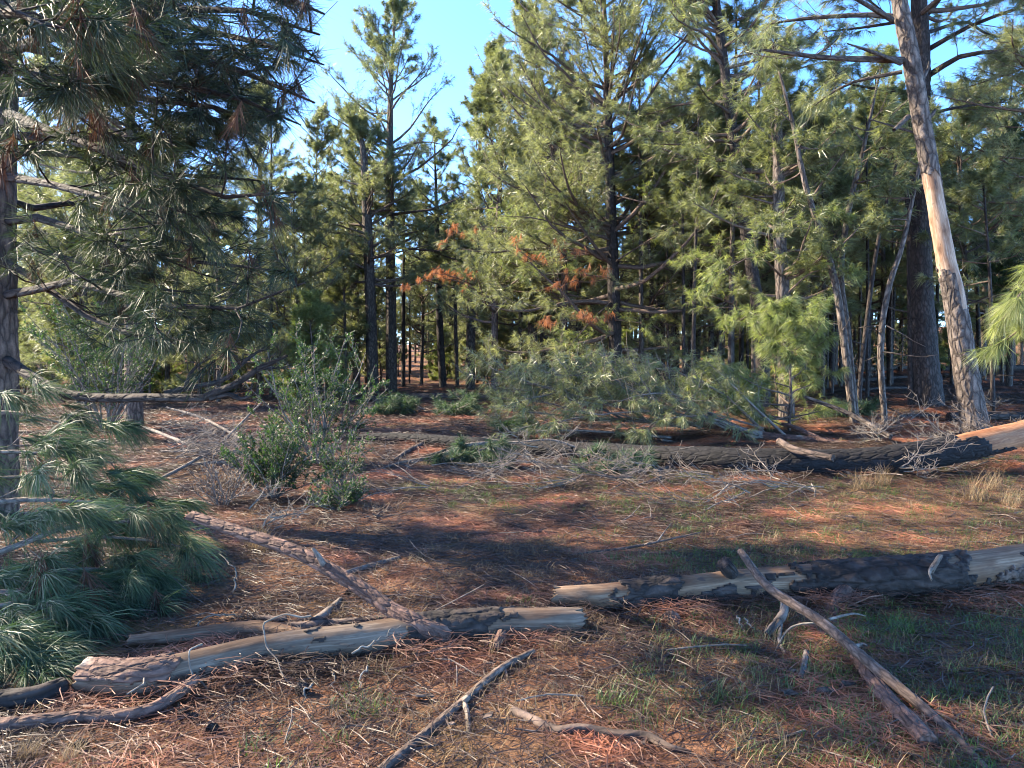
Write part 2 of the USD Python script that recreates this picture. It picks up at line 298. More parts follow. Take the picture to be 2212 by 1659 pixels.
def wood_mat(name, a, b, c, grain=85.0, spots=.0):
    M(name, {'a': ('attribute', dict(attribute='rest')), 'mp': ('mapping', dict(mapping_type='point', scale=(grain, grain, grain * .035))), 'n': ('noise_texture', dict(scale=1.0, detail=6.0, roughness=.65, distortion=.6)),
             'n2': ('noise_texture', dict(scale=5.0, detail=4.0, roughness=.6)), 'mp2': ('mapping', dict(mapping_type='point', scale=(1, 1, .35))), 'n3': ('noise_texture', dict(scale=16.0, detail=3.0)),
             'r': ('rgb_ramp', dict(ramp=[(.22, a), (.5, b), (.8, c)])), 'r2': ('rgb_ramp', dict(ramp=[(.32, (.14, .085, .055)), (.44, (.38, .31, .26)), (.54, (.5, .49, .48)), (.7, (.66, .65, .64))])), 'o': ('mix', dict(mix_type='overlay', fac=.9)),
             'cs': ('math', dict(math_type='subtract', value2=.5)), 'ca': ('math', dict(math_type='absolute')), 'cm': ('map_range', dict(from_min=.004, from_max=.03, to_min=.4, to_max=0.0, clamp=True)), 'cd': ('mix', dict(color2=(.025, .018, .014))), 'lr': ('map_range', dict(from_min=.64, from_max=.70, to_min=0.0, to_max=spots, clamp=True)), 'd': ('mix', dict(color2=(.05, .035, .028))),
             'b': ('bump', dict(strength=.55, distance=.003)), 'p': ('principled_bsdf', dict(roughness=.75, specular_ior_level=.25))},
      [('a.vector', 'mp.vector'), ('mp.vector', 'n.vector'), ('a.vector', 'mp2.vector'), ('mp2.vector', 'n2.vector'), ('mp2.vector', 'n3.vector'), ('n.fac', 'r.fac'), ('n2.fac', 'r2.fac'), ('r.color', 'o.color1'), ('r2.color', 'o.color2'), ('n3.fac', 'lr.value'), ('lr.result', 'd.fac'), ('o.color', 'd.color1'), ('n.fac', 'b.height'), ('n.fac', 'cs.value1'), ('cs.value', 'ca.value1'), ('ca.value', 'cm.value'), ('cm.result', 'cd.fac'), ('d.color', 'cd.color1'), ('cd.color', 'p.base_color'), ('b.normal', 'p.normal')], 'p.BSDF')
wood_mat('wood_grey', (.042, .029, .021), (.10, .074, .054), (.17, .135, .104), spots=.85)
wood_mat('wood_tan', (.045, .026, .017), (.125, .08, .049), (.225, .166, .115), spots=.9)
wood_mat('wood_orange', (.10, .045, .022), (.24, .115, .055), (.36, .21, .115), spots=.6)
wood_mat('wood_stripped', (.12, .068, .04), (.26, .18, .122), (.37, .30, .235), 60, spots=.9)

# ------------------------------------------------------------------ the ground
def graded(lo, hi, fine_lo, fine_hi, step, grow_by):
    a = list(np.arange(fine_lo, fine_hi, step)); s = step
    while a[-1] < hi: s *= grow_by; a.append(a[-1] + s)
    s = step
    while a[0] > lo: s *= grow_by; a.insert(0, a[0] - s)
    return np.array(a)
gx, gy = graded(-700, 700, -5, 7, .07, 1.07), graded(-300, 900, 2.4, 13, .06, 1.06)
GX, GY = np.meshgrid(gx, gy, indexing='ij')
V = np.stack([GX, GY, gz(GX, GY)], -1).reshape(-1, 3); F = grid_faces(len(gx), len(gy), False)[:, ::-1]
M('ground_look', {'g': ('geometry', {}), 'n1': ('noise_texture', dict(scale=.55, detail=4.0, roughness=.6)), 'n2': ('noise_texture', dict(scale=3.2, detail=6.0, roughness=.7)), 'n3': ('noise_texture', dict(scale=60.0, detail=4.0, roughness=.7)),
    'mp': ('mapping', dict(mapping_type='point', rotation=(0, 0, .5), scale=(22, 190, 30))), 'n4': ('noise_texture', dict(scale=1.0, detail=3.0, distortion=1.2)),
    'r1': ('rgb_ramp', dict(ramp=[(.25, (.05, .026, .017)), (.45, (.15, .068, .038)), (.6, (.24, .12, .066)), (.75, (.30, .20, .115))])), 'r2': ('rgb_ramp', dict(ramp=[(.3, (.12, .12, .12)), (.5, (.45, .45, .45)), (.72, (.85, .85, .85))])),
    'o': ('mix', dict(mix_type='overlay', fac=.8)), 'gm': ('map_range', dict(from_min=.52, from_max=.64, to_min=0.0, to_max=.55, clamp=True)), 'gr': ('mix', dict(color2=(.16, .155, .06))),
    'o2': ('mix', dict(mix_type='overlay', fac=.6)), 'b': ('bump', dict(strength=.8, distance=.03)), 'ad': ('math', dict(math_type='add')), 'p': ('principled_bsdf', dict(roughness=.9, specular_ior_level=.15))},
  [('g.position', 'n1.vector'), ('g.position', 'n2.vector'), ('g.position', 'n3.vector'), ('g.position', 'mp.vector'), ('mp.vector', 'n4.vector'), ('n2.fac', 'r1.fac'), ('n3.fac', 'r2.fac'), ('r1.color', 'gr.color1'), ('n1.fac', 'gm.value'), ('gm.result', 'gr.fac'),
   ('gr.color', 'o.color1'), ('r2.color', 'o.color2'), ('o.color', 'o2.color1'), ('n4.fac', 'o2.color2'), ('n3.fac', 'ad.value1'), ('n4.fac', 'ad.value2'), ('ad.value', 'b.height'), ('o2.color', 'p.base_color'), ('b.normal', 'p.normal')], 'p.BSDF')
g = put('ground', V, F, 'ground_look'); tag(g, kind='structure')


# ------------------------------------------------------------------ trees
KIT_MID = tuft_kit(24, .25, .0122, .18, 14, 60, 1)
KIT_NEAR = tuft_kit(46, .25, .0066, .19, 12, 62, 2, segs=1)
KIT_FALL = tuft_kit(28, .23, .0102, .18, 12, 62, 5, segs=1)
KIT_HERO = tuft_kit(84, .28, .0042, .13, 5, 50, 3, segs=3, kinds=8)
def pine(rng, trunk, limbs=60, base=.35, spread=3.0, elev=(-5, 50), kit=None, sec=8, twig=3, droop=.08, top=1.0, az=None, dead=0, upcurl=.5, thin=1.0, sc=1.0, dead_mix=0.0, profile=.75, limb_r=.2):
    """trunk: curve points (x, y, z, r), foot to tip, local coordinates. Returns the trunk curve, the branches' tubes and the needles (pos, dir)."""
    c = curve(trunk, 40); H = len(c) - 1
    t = np.sort(np.clip(rng.random(limbs) ** .9, .01, .99)); ht = base + (top - base) * t
    p0, _ = along(c[None, :, :3], np.zeros(limbs, int), ht); r0 = np.interp(ht, np.linspace(0, 1, H + 1), c[:, 3])
    a = rng.random(limbs) * 6.283 if az is None else az[0] + az[1] * (rng.random(limbs) * 2 - 1)
    e = np.radians(elev[0] + (elev[1] - elev[0]) * t ** 1.2 + rng.normal(0, 9, limbs))
    L = spread * (np.clip(1 - t, .0, 1) ** profile * .9 + .14) * rng.uniform(.55, 1.15, limbs) * (.75 + .25 * np.clip(t * 4, 0, 1))
    d = np.stack([np.cos(a) * np.cos(e), np.sin(a) * np.cos(e), np.sin(e)], -1)
    B = grow(p0, d, L, 7, rng, upcurl, .11); R = np.maximum(np.clip(r0 * limb_r + .010 * L, .012, .085)[:, None] * np.linspace(1, .22, 7), .006)
    return c, branch_out(rng, B, R, L, sec, twig, thin, p_start=.28)
def branch_out(rng, B, R, L, sec=7, twig=3, thin=1.0, p_start=.28, side_up=.35, l2=.40):
    N = len(B); i = np.repeat(np.arange(N), sec); s = p_start + (1 - p_start) * ((np.tile(np.arange(sec), N) + rng.random(N * sec) * .8) / sec)
    p, d = along(B, i, s); sd = np.where(rng.random(N * sec) < .5, 1, -1) * rng.uniform(.5, 1.1, N * sec)
    side = nrm(np.cross(d, [0, 0, 1.0])); d2 = nrm(d * np.cos(sd)[:, None] + side * np.sin(sd)[:, None] + np.stack([0 * sd, 0 * sd, rng.normal(.12, .22, N * sec)], -1))
    L2 = np.clip(L[i] * l2 * (1.15 - .6 * s) * rng.uniform(.6, 1.2, N * sec), .18, 1.6); S2 = grow(p, d2, L2, 4, rng, side_up, .16)
    R2 = np.maximum(.0075 * L2[:, None] + .003, .005) * np.linspace(1, .45, 4)
    M2 = len(S2); k = np.repeat(np.arange(M2), twig); s3 = .3 + .65 * rng.random(M2 * twig); p3, d3 = along(S2, k, s3)
    an = rng.normal(0, .8, M2 * twig); side = nrm(np.cross(d3, [0, 0, 1.0])); d3 = nrm(d3 * np.cos(an)[:, None] + side * np.sin(an)[:, None] + np.stack([0 * an, 0 * an, rng.normal(.25, .3, M2 * twig)], -1))
    L3 = np.clip(L2[k] * .45, .12, .5) * rng.uniform(.6, 1.2, M2 * twig); S3 = grow(p3, d3, L3, 3, rng, .35, .1); R3 = np.full((M2 * twig, 3), .0038) * np.array([1.2, 1, .8])
    tp = [B[:, -1], S2[:, -1], S2[:, 2], S3[:, -1], S3[:, 1]]; td = [B[:, -1] - B[:, -2], S2[:, -1] - S2[:, -2], S2[:, 2] - S2[:, 1], S3[:, -1] - S3[:, -2], S3[:, 1] - S3[:, 0]]
    pos, dr = np.vstack(tp), nrm(np.vstack(td)); keep = rng.random(len(pos)) < thin
    return dict(limb=(B, R), sec=(S2, R2), twig=(S3, R3), pos=pos[keep], dir=dr[keep])
def stubs(rng, c, n, lo, hi, L=(.2, 1.3)):
    """Dead snags on the bare part of a stem."""
    t = rng.uniform(lo, hi, n); p, _ = along(c[None, :, :3], np.zeros(n, int), t); a = rng.random(n) * 6.283; e = rng.normal(.05, .3, n)
    l = rng.uniform(*L, n) * rng.random(n); P = grow(p, np.stack([np.cos(a) * np.cos(e), np.sin(a) * np.cos(e), np.sin(e)], -1), l + .12, 5, rng, .1, .2)
    return tubes(P, np.maximum(.006 + .008 * l[:, None], .006) * np.linspace(1.2, .3, 5), 4)
def build_tree(t, rng, trunk, bark='bark_grey', needles='needles_green', kit=None, droop=.10, sides=10, twigs='twig_brown', nstub=10, stub=(.06, .5), bump=None, tuft_sc=1.0, **kw):
    kit = kit or KIT_MID
    c, b = pine(rng, trunk, **kw)
    if bump:
        (V, F, R), _ = log(c, bump[0], bump[1], .006, int(rng.integers(99)), bark=bump[2])
    else:
        V, F, R = tubes(c[None, ::2, :3], np.maximum(c[None, ::2, 3], .012) , sides)
    parts = [(V, F, R)] + ([stubs(rng, c, nstub, *stub)] if nstub else [])
    put('trunk', *join(parts)[:2], bark, t, join(parts)[2])
    Vn, Fn, tn = tufts(b['pos'], b['dir'], tuft_sc * rng.uniform(.65, 1.2, len(b['pos'])), kit, rng, droop)
    cr = put('crown', Vn, Fn, needles, t, smooth=False, tone=tn)
    V, F, R = join([tubes(*b['limb'], 5), tubes(*b['sec'], 3), tubes(*b['twig'], 3)])
    put('branchwork', V, F, twigs, t, R)
    return c, b
def px_trunk(pts, d, r0=None, ground=True, extra=None):
    """A stem from picture points (px, py, width in px) at the distance d, foot first; the foot is set on the ground, extra adds metres of straight growth above."""
    out = [np.r_[pix(x, y, d), w * d / FPX / 2] for x, y, w in pts]
    if ground: out[0][2] = gz(out[0][0], out[0][1], False) - .05
    if extra:
        u = out[-1][:3] - out[-2][:3]; u = u / np.linalg.norm(u); out.append(np.r_[out[-1][:3] + u * extra, .02])
    return out

TREES = [  # picture points of the stem (foot first), distance, extra height, look, label
 dict(pts=[(806, 850, 27), (800, 640, 23), (792, 450, 20), (786, 340, 15), (776, 268, 5)], d=34, bark='bark_grey', needles='needles_pale', kw=dict(base=.40, spread=3.4, limbs=60, elev=(0, 50), twig=4), label='straight dark pine with a short pale crown, beside the tallest airy pine'),
 dict(pts=[(846, 842, 25), (844, 600, 22), (842, 400, 18), (843, 220, 12), (850, 90, 6), (852, 16, 2)], d=36, bark='bark_grey', needles='needles_green', kw=dict(base=.36, spread=4.3, limbs=74, elev=(0, 58), thin=1.0, sec=8, twig=4, profile=.55), label='tall straight pine whose airy pointed top stands free against blue sky'),
 dict(pts=[(768, 846, 22), (766, 640, 19), (764, 500, 15)], d=39, extra=6, bark='bark_brown', needles='needles_pale', kw=dict(base=.4, spread=3.2), label='brown pine trunk just behind the dark straight pine by the shrub'),
 dict(pts=[(290, 905, 38), (287, 700, 35), (284, 470, 30)], d=19, extra=6.5, bark='bark_brown', needles='needles_green', kw=dict(base=.42, spread=3.6), label='reddish brown pine trunk behind the dead forked limb'),
 dict(pts=[(957, 834, 17), (950, 700, 15), (946, 560, 12)], d=40, extra=7, bark='bark_dark', needles='needles_green', kw=dict(base=.42, spread=3.3), label='slim dark pine trunk under the small rust red bough'),
 dict(pts=[(988, 832, 9), (984, 700, 8), (982, 560, 7)], d=41, extra=4, bark='bark_grey', needles='needles_green', kw=dict(base=.5, spread=1.8, limbs=24), label='very thin grey pine beside the slim dark trunk'),
 dict(pts=[(1016, 800, 22), (1018, 680, 20), (1026, 520, 17)], d=38, extra=7, bark='bark_grey', needles='needles_green', kw=dict(base=.35, spread=3.4), label='grey pine trunk standing alone behind the gap in the fallen boughs'),
 dict(pts=[(1152, 800, 22), (1150, 680, 20), (1150, 500, 16)], d=33, extra=6, bark='bark_brown', needles='needles_green', kw=dict(base=.3, spread=3.6, elev=(-5, 45)), label='brown pine trunk, first of a close pair behind the fallen crown'),
 dict(pts=[(1174, 805, 20), (1176, 680, 18), (1184, 480, 14)], d=32, extra=5, bark='bark_dark', needles='needles_pale', kw=dict(base=.32, spread=3.0), label='dark pine trunk, second of a close pair behind the fallen crown'),
 dict(pts=[(1200, 800, 18), (1202, 680, 17), (1212, 460, 14)], d=34, extra=6, bark='bark_grey', needles='needles_green', kw=dict(base=.3, spread=3.6), label='grey trunk rising to a thick crown below the orange dead bough'),
 dict(pts=[(1332, 850, 30), (1326, 640, 27), (1319, 420, 22), (1314, 250, 17), (1308, 90, 12)], d=25, extra=4.2, bark='bark_dark', needles='needles_pale', kw=dict(base=.08, spread=5.8, limbs=125, elev=(-10, 50), sec=10, twig=4, profile=.5, upcurl=.7), label='biggest leafy pine in the middle, its pale crown sweeping low'),
 dict(pts=[(1068, 820, 16), (1070, 600, 14), (1080, 400, 11), (1080, 250, 7), (1068, 110, 3)], d=29, bark='bark_brown', needles='needles_green', kw=dict(base=.18, spread=3.6, limbs=84, elev=(-5, 58), sec=9, twig=4, upcurl=.8), label='bushy pine with upswept plumes reaching into the blue gap'),
 dict(pts=[(1216, 830, 16), (1218, 560, 14), (1200, 340, 11), (1170, 170, 7), (1140, 30, 3)], d=27, bark='bark_brown', needles='needles_pale', kw=dict(base=.22, spread=3.8, limbs=84, elev=(-5, 56), sec=9, twig=4, upcurl=.8), label='leaning leafy pine whose tip bends toward the blue gap'),
 dict(pts=[(1650, 870, 30), (1641, 700, 28), (1604, 450, 24), (1572, 200, 21), (1546, 0, 17)], d=21, extra=4.5, bark='bark_dark', needles='needles_green', nstub=16, bump=(150, 22, (.035, 2.2, .008)), kw=dict(base=.40, spread=3.8, limbs=84, thin=.85, sec=8, twig=4), label='long slender pine leaning slightly, bare sparse limbs on its stem'),
 dict(pts=[(1700, 905, 34), (1694, 700, 31), (1684, 500, 26), (1682, 390, 24), (1681, 290, 19)], d=18, extra=1.2, bark='bark_pale', needles='needles_green', nstub=12, bump=(150, 24, (.04, 2.0, .009)), kw=dict(base=.35, spread=2.4, limbs=50, sec=7, thin=.85), label='pale grey pine with broken top, sunny small pine at its foot'),
 dict(pts=[(1845, 915, 17), (1820, 711, 16), (1798, 585, 15), (1740, 400, 12), (1715, 277, 9), (1682, 150, 5)], d=17, extra=.8, bark='bark_pale', needles='needles_green', nstub=9, kw=dict(base=.6, spread=1.4, limbs=18, sec=4, thin=.6), label='thin crooked pine bending strongly aside above the sunny young pine'),
 dict(pts=[(1850, 912, 14), (1830, 711, 14), (1816, 590, 13), (1834, 450, 12), (1862, 335, 9), (1891, 202, 5)], d=17.3, extra=.8, bark='bark_grey', needles='needles_green', nstub=9, kw=dict(base=.6, spread=1.6, limbs=20, sec=4, thin=.6), label='thin grey pine forking up the other way from the crooked one'),
 dict(pts=[(1912, 918, 13), (1902, 747, 13), (1920, 621, 12), (1949, 531, 10), (1977, 400, 8)], d=16.5, extra=1.5, bark='bark_pale', needles='needles_green', nstub=9, kw=dict(base=.6, spread=1.2, limbs=14, sec=4, thin=.6), label='thin pale curved sapling leaning toward the thick plated trunk'),
 dict(pts=[(1855, 860, 9), (1862, 783, 10), (1895, 531, 8), (1930, 380, 6)], d=19, extra=1.5, bark='bark_dark', needles='needles_green', nstub=5, kw=dict(base=.6, spread=1.2, limbs=14, sec=4, thin=.6), label='skinny dark sapling slanting across between the thin crooked pines'),
 dict(pts=[(1967, 888, 13), (1966, 700, 11), (1962, 500, 9), (1955, 330, 6)], d=20, extra=1.5, bark='bark_dark', needles='needles_green', nstub=8, kw=dict(base=.5, spread=1.6, limbs=20, sec=4), label='slim straight dark stem next to the thick plated trunk'),
 dict(pts=[(2145, 882, 10), (2143, 760, 9), (2138, 600, 7), (2128, 450, 5)], d=18, extra=1.0, bark='bark_dark', needles='needles_green', nstub=6, kw=dict(base=.5, spread=1.5, limbs=20, sec=4), label='first of two thin dark stems behind the stripped leaning pine'),
 dict(pts=[(2118, 750, 9), (2110, 600, 8), (2104, 420, 6)], d=30, extra=3, bark='bark_dark', needles='needles_green', nstub=6, kw=dict(base=.4, spread=2.0, limbs=24, sec=5), label='thin dark pine uphill beyond the stripped leaning trunk'),
]
for k, (px, d, H, w, nd, lb) in enumerate([(1400, 27, 9.5, .10, 'needles_pale', 'leafy pine filling the wall just beside the biggest leafy pine'), (1480, 30, 12, .12, 'needles_pale', 'full pale pine behind the dark thin poles'), (1575, 25, 9, .09, 'needles_green', 'full low pine close behind the long slender pine'), (1735, 24, 8.5, .09, 'needles_pale', 'leafy pine between the broken topped trunk and the crooked pine'), (1800, 30, 12, .13, 'needles_pale', 'tall full pine behind the thin crooked pines'), (1900, 27, 10, .10, 'needles_green', 'full pine filling the space left of the plated trunk'), (2075, 25, 9.5, .10, 'needles_green', 'full pine in the gap between the plated and leaning trunks'), (2180, 28, 12, .12, 'needles_pale', 'full pine behind the sunny bough at the edge'), (1245, 31, 12, .12, 'needles_pale', 'full pine at the sunny side of the biggest leafy pine'), (1120, 34, 11, .11, 'needles_green', 'full pine above the far end of the fallen crown'), (910, 44, 11, .11, 'needles_pale', 'full pine closing the gap behind the tallest airy pine'), (690, 37, 13, .12, 'needles_pale', 'full pale pine to the shaded side of the dark straight pine'), (640, 31, 8.5, .10, 'needles_pale', 'full pale pine behind the top of the loose shrub'), (2300, 19, 15, .14, 'needles_pale', 'pine partly out of view whose crown fills the upper corner'), (470, 28, 8, .10, 'needles_pale', 'full pale pine seen beneath the near pine boughs, past the brush'), (360, 34, 10, .11, 'needles_pale', 'full pale pine seen under the near pine boughs, beside the reddish trunk'), (180, 26, 8, .10, 'needles_pale', 'full pale pine seen through the near pine, above its dead limb'), (90, 33, 11, .12, 'needles_green', 'full pine behind the near pine trunk')]):
    q = gd(px, d); TREES.append(dict(raw=[(q[0], q[1], q[2] - .05, w), (q[0] + .1, q[1], q[2] + H * .4, w * .8), (q[0] - .1, q[1] + .1, q[2] + H * .75, w * .45), (q[0], q[1], q[2] + H, .012)], d=d, bark='bark_grey', needles=nd, nstub=4, kw=dict(base=.27 if px > 1300 else .14, spread=3.0 + .04 * H, limbs=64, elev=(-8, 52), sec=9, twig=3, profile=.6, thin=.85), label=lb))
tree_info = []
for k, T in enumerate(TREES):
    r = np.random.default_rng(300 + k); tr = [np.array(q) for q in T['raw']] if 'raw' in T else px_trunk(T['pts'], T['d'], extra=T.get('extra')); o = np.array(tr[0][:3]); loc = [np.r_[q[:3] - o, q[3]] for q in tr]
    t = thing('pine_tree', T['label'], 'pine tree', o)
    build_tree(t, r, loc, T['bark'], T['needles'], nstub=T.get('nstub', 10), bump=T.get('bump'), **T['kw'])
    tree_info.append((t, o))

# ---- the two big pines, one leaning with its bark stripped, one straight behind it
def limbs_px(rng, spec, d_default, sec=7, twig=3, thin=1.0, p_start=.3, n=7, **k):
    """Limbs given by picture points (px, py, distance, radius in m)."""
    B, R = [], []
    for pts in spec:
        c = curve([np.r_[pix(x, y, dd if dd else d_default), r] for x, y, dd, r in pts], n); B.append(c[:, :3]); R.append(c[:, 3])
    B, R = np.array(B), np.array(R); L = np.linalg.norm(np.diff(B, axis=1), axis=-1).sum(1)
    return branch_out(rng, B, R, L, sec, twig, thin, p_start, **k)
def dress(t, o, b, rng, kit, needles, droop, sc=1.0, twigs='twig_brown', sides=6, each=False, bark='bark_grey', name='branchwork', dead=0.0):
    if each:
        for q in range(len(b['limb'][0])):
            V, F, R = tubes(b['limb'][0][q:q + 1], b['limb'][1][q:q + 1], 8); put('branch', V, F, bark, t, R, origin=o)
        V, F, R = join([tubes(*b['sec'], 4), tubes(*b['twig'], 3)])
    else: V, F, R = join([tubes(*b['limb'], sides), tubes(*b['sec'], 3), tubes(*b['twig'], 3)])
    put(name, V, F, twigs, t, R, origin=o)
    N = len(b['pos']); dd = rng.random(N) < dead
    if N and (~dd).sum():
        Vn, Fn, tn = tufts(b['pos'][~dd], b['dir'][~dd], sc * rng.uniform(.6, 1.2, (~dd).sum()), kit, rng, droop); put('crown', Vn, Fn, needles, t, smooth=False, origin=o, tone=tn)
    if dd.sum():
        dn = b['dir'][dd] * .35 + np.array([0, 0, -.9]); Vn, Fn, tn = tufts(b['pos'][dd], dn, sc * .9, kit, rng, .1); put('dead_needles', Vn, Fn, 'needles_brown', t, smooth=False, origin=o, tone=tn)
def merge(bs):
    out = {}
    for k in ('limb', 'sec', 'twig'): out[k] = tuple(np.concatenate([b[k][q] for b in bs]) for q in (0, 1))
    for k in ('pos', 'dir'): out[k] = np.concatenate([b[k] for b in bs])
    return out

# single boughs one can tell apart in the picture: sunny sprays, and dead ones gone orange and red
r = np.random.default_rng(40)
for k, nd, nm, sp in [(10, 'needles_bright', 'bright_bough', [[(1322, 520, 25, .03), (1230, 492, 23.5, .025), (1150, 470, 22.6, .015), (1080, 468, 22, .006)], [(1322, 570, 25, .03), (1400, 520, 23.6, .02), (1450, 490, 23.2, .014), (1490, 455, 23, .006)], [(1322, 650, 25, .03), (1280, 690, 23.4, .02), (1250, 725, 22.6, .012), (1230, 750, 22.2, .006)], [(1322, 600, 25, .03), (1210, 590, 23.4, .02), (1150, 600, 22.8, .012), (1100, 590, 22.4, .006)], [(1322, 490, 25, .03), (1270, 445, 23.8, .02), (1230, 425, 23.2, .012), (1190, 430, 22.8, .006)], [(1322, 690, 25, .03), (1390, 700, 23.6, .02), (1440, 740, 23.2, .012), (1460, 770, 23, .006)], [(1322, 420, 25, .03), (1420, 440, 23.5, .02), (1520, 420, 23, .012), (1570, 400, 22.6, .006)], [(1322, 720, 25, .03), (1290, 745, 23.8, .02), (1280, 770, 23.4, .012), (1270, 785, 23, .006)]]),
                      (10, 'needles_dead', 'dead_bough', [[(1322, 540, 25, .025), (1230, 556, 23.6, .018), (1170, 572, 22.2, .012), (1118, 540, 21.8, .006)], [(1322, 690, 25, .02), (1290, 688, 23.4, .014), (1250, 690, 22.4, .01), (1190, 702, 22, .005)], [(1322, 600, 25, .02), (1270, 610, 23, .014), (1240, 606, 22, .01), (1215, 618, 21.6, .005)]]),
                      (11, 'needles_dead', 'dead_bough', [[(1069, 655, 29, .03), (1000, 612, 27.8, .02), (940, 600, 27.4, .012), (884, 622, 27.2, .006)], [(1069, 640, 29, .03), (1010, 610, 27.6, .02), (970, 595, 27.2, .012), (930, 590, 27, .006)], [(1072, 560, 29, .02), (1020, 510, 27.8, .012), (985, 500, 27.5, .008), (962, 520, 27.3, .004)]]),
                      (13, 'needles_bright', 'bright_bough', [[(1632, 640, 21, .03), (1560, 575, 19.6, .02), (1510, 560, 19.2, .012), (1470, 570, 19, .006)], [(1640, 700, 21, .03), (1570, 650, 19.8, .02), (1520, 640, 19.4, .012), (1480, 655, 19, .006)]]),
                      (14, 'needles_bright', 'bright_bough', [[(1690, 600, 18, .025), (1640, 555, 17, .018), (1590, 570, 16.6, .012), (1545, 600, 16.4, .005)], [(1692, 690, 18, .025), (1640, 680, 17.2, .018), (1600, 690, 17, .012), (1560, 725, 16.8, .005)], [(1688, 520, 18, .025), (1740, 480, 17.2, .018), (1790, 470, 17, .012), (1830, 480, 16.8, .005)], [(1694, 640, 18, .025), (1750, 590, 17.2, .018), (1800, 580, 17, .012), (1850, 600, 16.8, .005)]])]:
    t, o = tree_info[k]; dd = nd == 'needles_dead'; b = limbs_px(r, sp, 20, sec=6 if dd else 11, twig=2 if dd else 3, p_start=.3, l2=.22 if dd else .32)
    if nd == 'needles_dead': b['dir'] = b['dir'] * .6 + np.array([0, 0, -.7]) + r.normal(0, .3, b['dir'].shape)
    V, F, R = join([tubes(*b['limb'], 5), tubes(*b['sec'], 3), tubes(*b['twig'], 3)]); bp = put(nm, V, F, 'twig_brown', t, R, origin=o, label='dead orange bough' if nd == 'needles_dead' else 'sunlit yellow green bough')
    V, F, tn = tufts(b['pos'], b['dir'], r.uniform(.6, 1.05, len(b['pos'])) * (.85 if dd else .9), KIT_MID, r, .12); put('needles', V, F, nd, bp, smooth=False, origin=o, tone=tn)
r = np.random.default_rng(41)
tr = px_trunk([(2004, 880, 66), (1992, 700, 53), (1986, 531, 47), (1985, 300, 42), (1990, 150, 36), (1985, 0, 31)], 20, extra=5); o = np.array(tr[0][:3])
plated = thing('pine_tree', 'thick straight pine with deeply plated dark bark behind the stripped leaning trunk', 'pine tree', o)
(V, F, R), Lg = log([np.r_[q[:3] - o, q[3]] for q in tr], 260, 44, .012, 5, bark=(.085, 2.1, .022)); put('trunk', V, F, 'bark_dark', plated, R)
b1 = limbs_px(r, [[(2003, 108, 20, .07), (2100, 54, 19, .05), (2208, 14, 18, .03), (2300, -40, 17.5, .012)], [(2007, 162, 20, .08), (2082, 119, 19, .06), (2172, 108, 18.5, .04), (2260, 60, 18, .012)], [(2000, 72, 20, .05), (2085, 47, 21, .04), (2130, 72, 21.5, .03), (2200, 90, 22, .012)],
                  [(1985, 54, 20, .05), (2030, 0, 20.5, .04), (2080, -80, 21, .012)], [(1985, 90, 20.3, .05), (1900, 20, 21, .035), (1830, -40, 22, .012)], [(1985, 200, 20.3, .05), (1880, 190, 21, .035), (1780, 170, 21.6, .012)], [(1985, 40, 20.3, .05), (1860, 60, 21.4, .035), (1760, 70, 22, .012)], [(1990, 250, 20.2, .05), (2080, 230, 21, .035), (2180, 220, 21.6, .012)], [(1985, 330, 20.3, .04), (1900, 320, 21, .03), (1820, 340, 21.6, .012)], [(1985, 560, 20.5, .03), (2040, 520, 21, .022), (2090, 500, 21.6, .01)]], 20, sec=12, twig=4, thin=.95)
c = curve(tr, 40); h0 = np.linspace(.72, .99, 26)
dress(plated, o, b1, r, KIT_MID, 'needles_green', .12, each=True, bark='bark_dark'); dress(plated, o, pine(r, tr, limbs=56, base=.66, spread=4.2, elev=(0, 50), sec=8)[1], r, KIT_MID, 'needles_green', .12)

r = np.random.default_rng(42)
tr = px_trunk([(2112, 950, 54), (2089, 819, 46), (2061, 639, 41), (2043, 560, 39), (2014, 396, 34), (1989, 252, 33), (1971, 144, 32), (1942, 0, 27)], 14.3, extra=2.5); o = np.array(tr[0][:3])
lean = thing('pine_tree', 'leaning pine with a long strip of pale bare wood where its bark is gone', 'pine tree', o)
(V, F, R), Lg = log([np.r_[q[:3] - o, q[3]] for q in tr], 330, 44, .004, 8); put('trunk', V, F, 'wood_stripped', lean, R, label='pale orange bare wood of the stem')
S, T = Lg['S'], Lg['T']; top = np.interp
def s_at(py): # how far along the stem the picture row py is
    zz = pix(0, py, 14.3)[2] - o[2]; return np.interp(zz, Lg['path'][:, 2], Lg['s'])
wob = .5 * (meshkit.fbm(Lg['rest'] * [5, 5, 2.2], 3, 4) - .5); fl = sstep(-.2, .6, np.cos(T - 0.5))
wob = meshkit.fbm(Lg['rest'] * [7, 7, 3.5], 4, 4) - .5; face = np.stack([-Lg['nr'][..., 0], -Lg['nr'][..., 1]], -1) @ np.array([.64, .77])   # towards the open, sunny side
lo = s_at(690) - 1.0 * sstep(-.3, .9, Lg['nr'][..., 0]) + .0; lo = np.where(Lg['nr'][..., 0] > 0, s_at(670), s_at(585)); hi = s_at(385) - .5 * sstep(.3, -.6, face)
bare = (S > lo + .9 * wob) & (S < hi + .8 * wob) & (face > -.12 + 1.2 * wob - .5 * sstep(lo - .2, (lo + hi) / 2, S))
put_bark(shell(Lg, ~bare, .02, 9, .045, 2.4), 'bark_pale', lean, 'grey plated bark still on the stem')
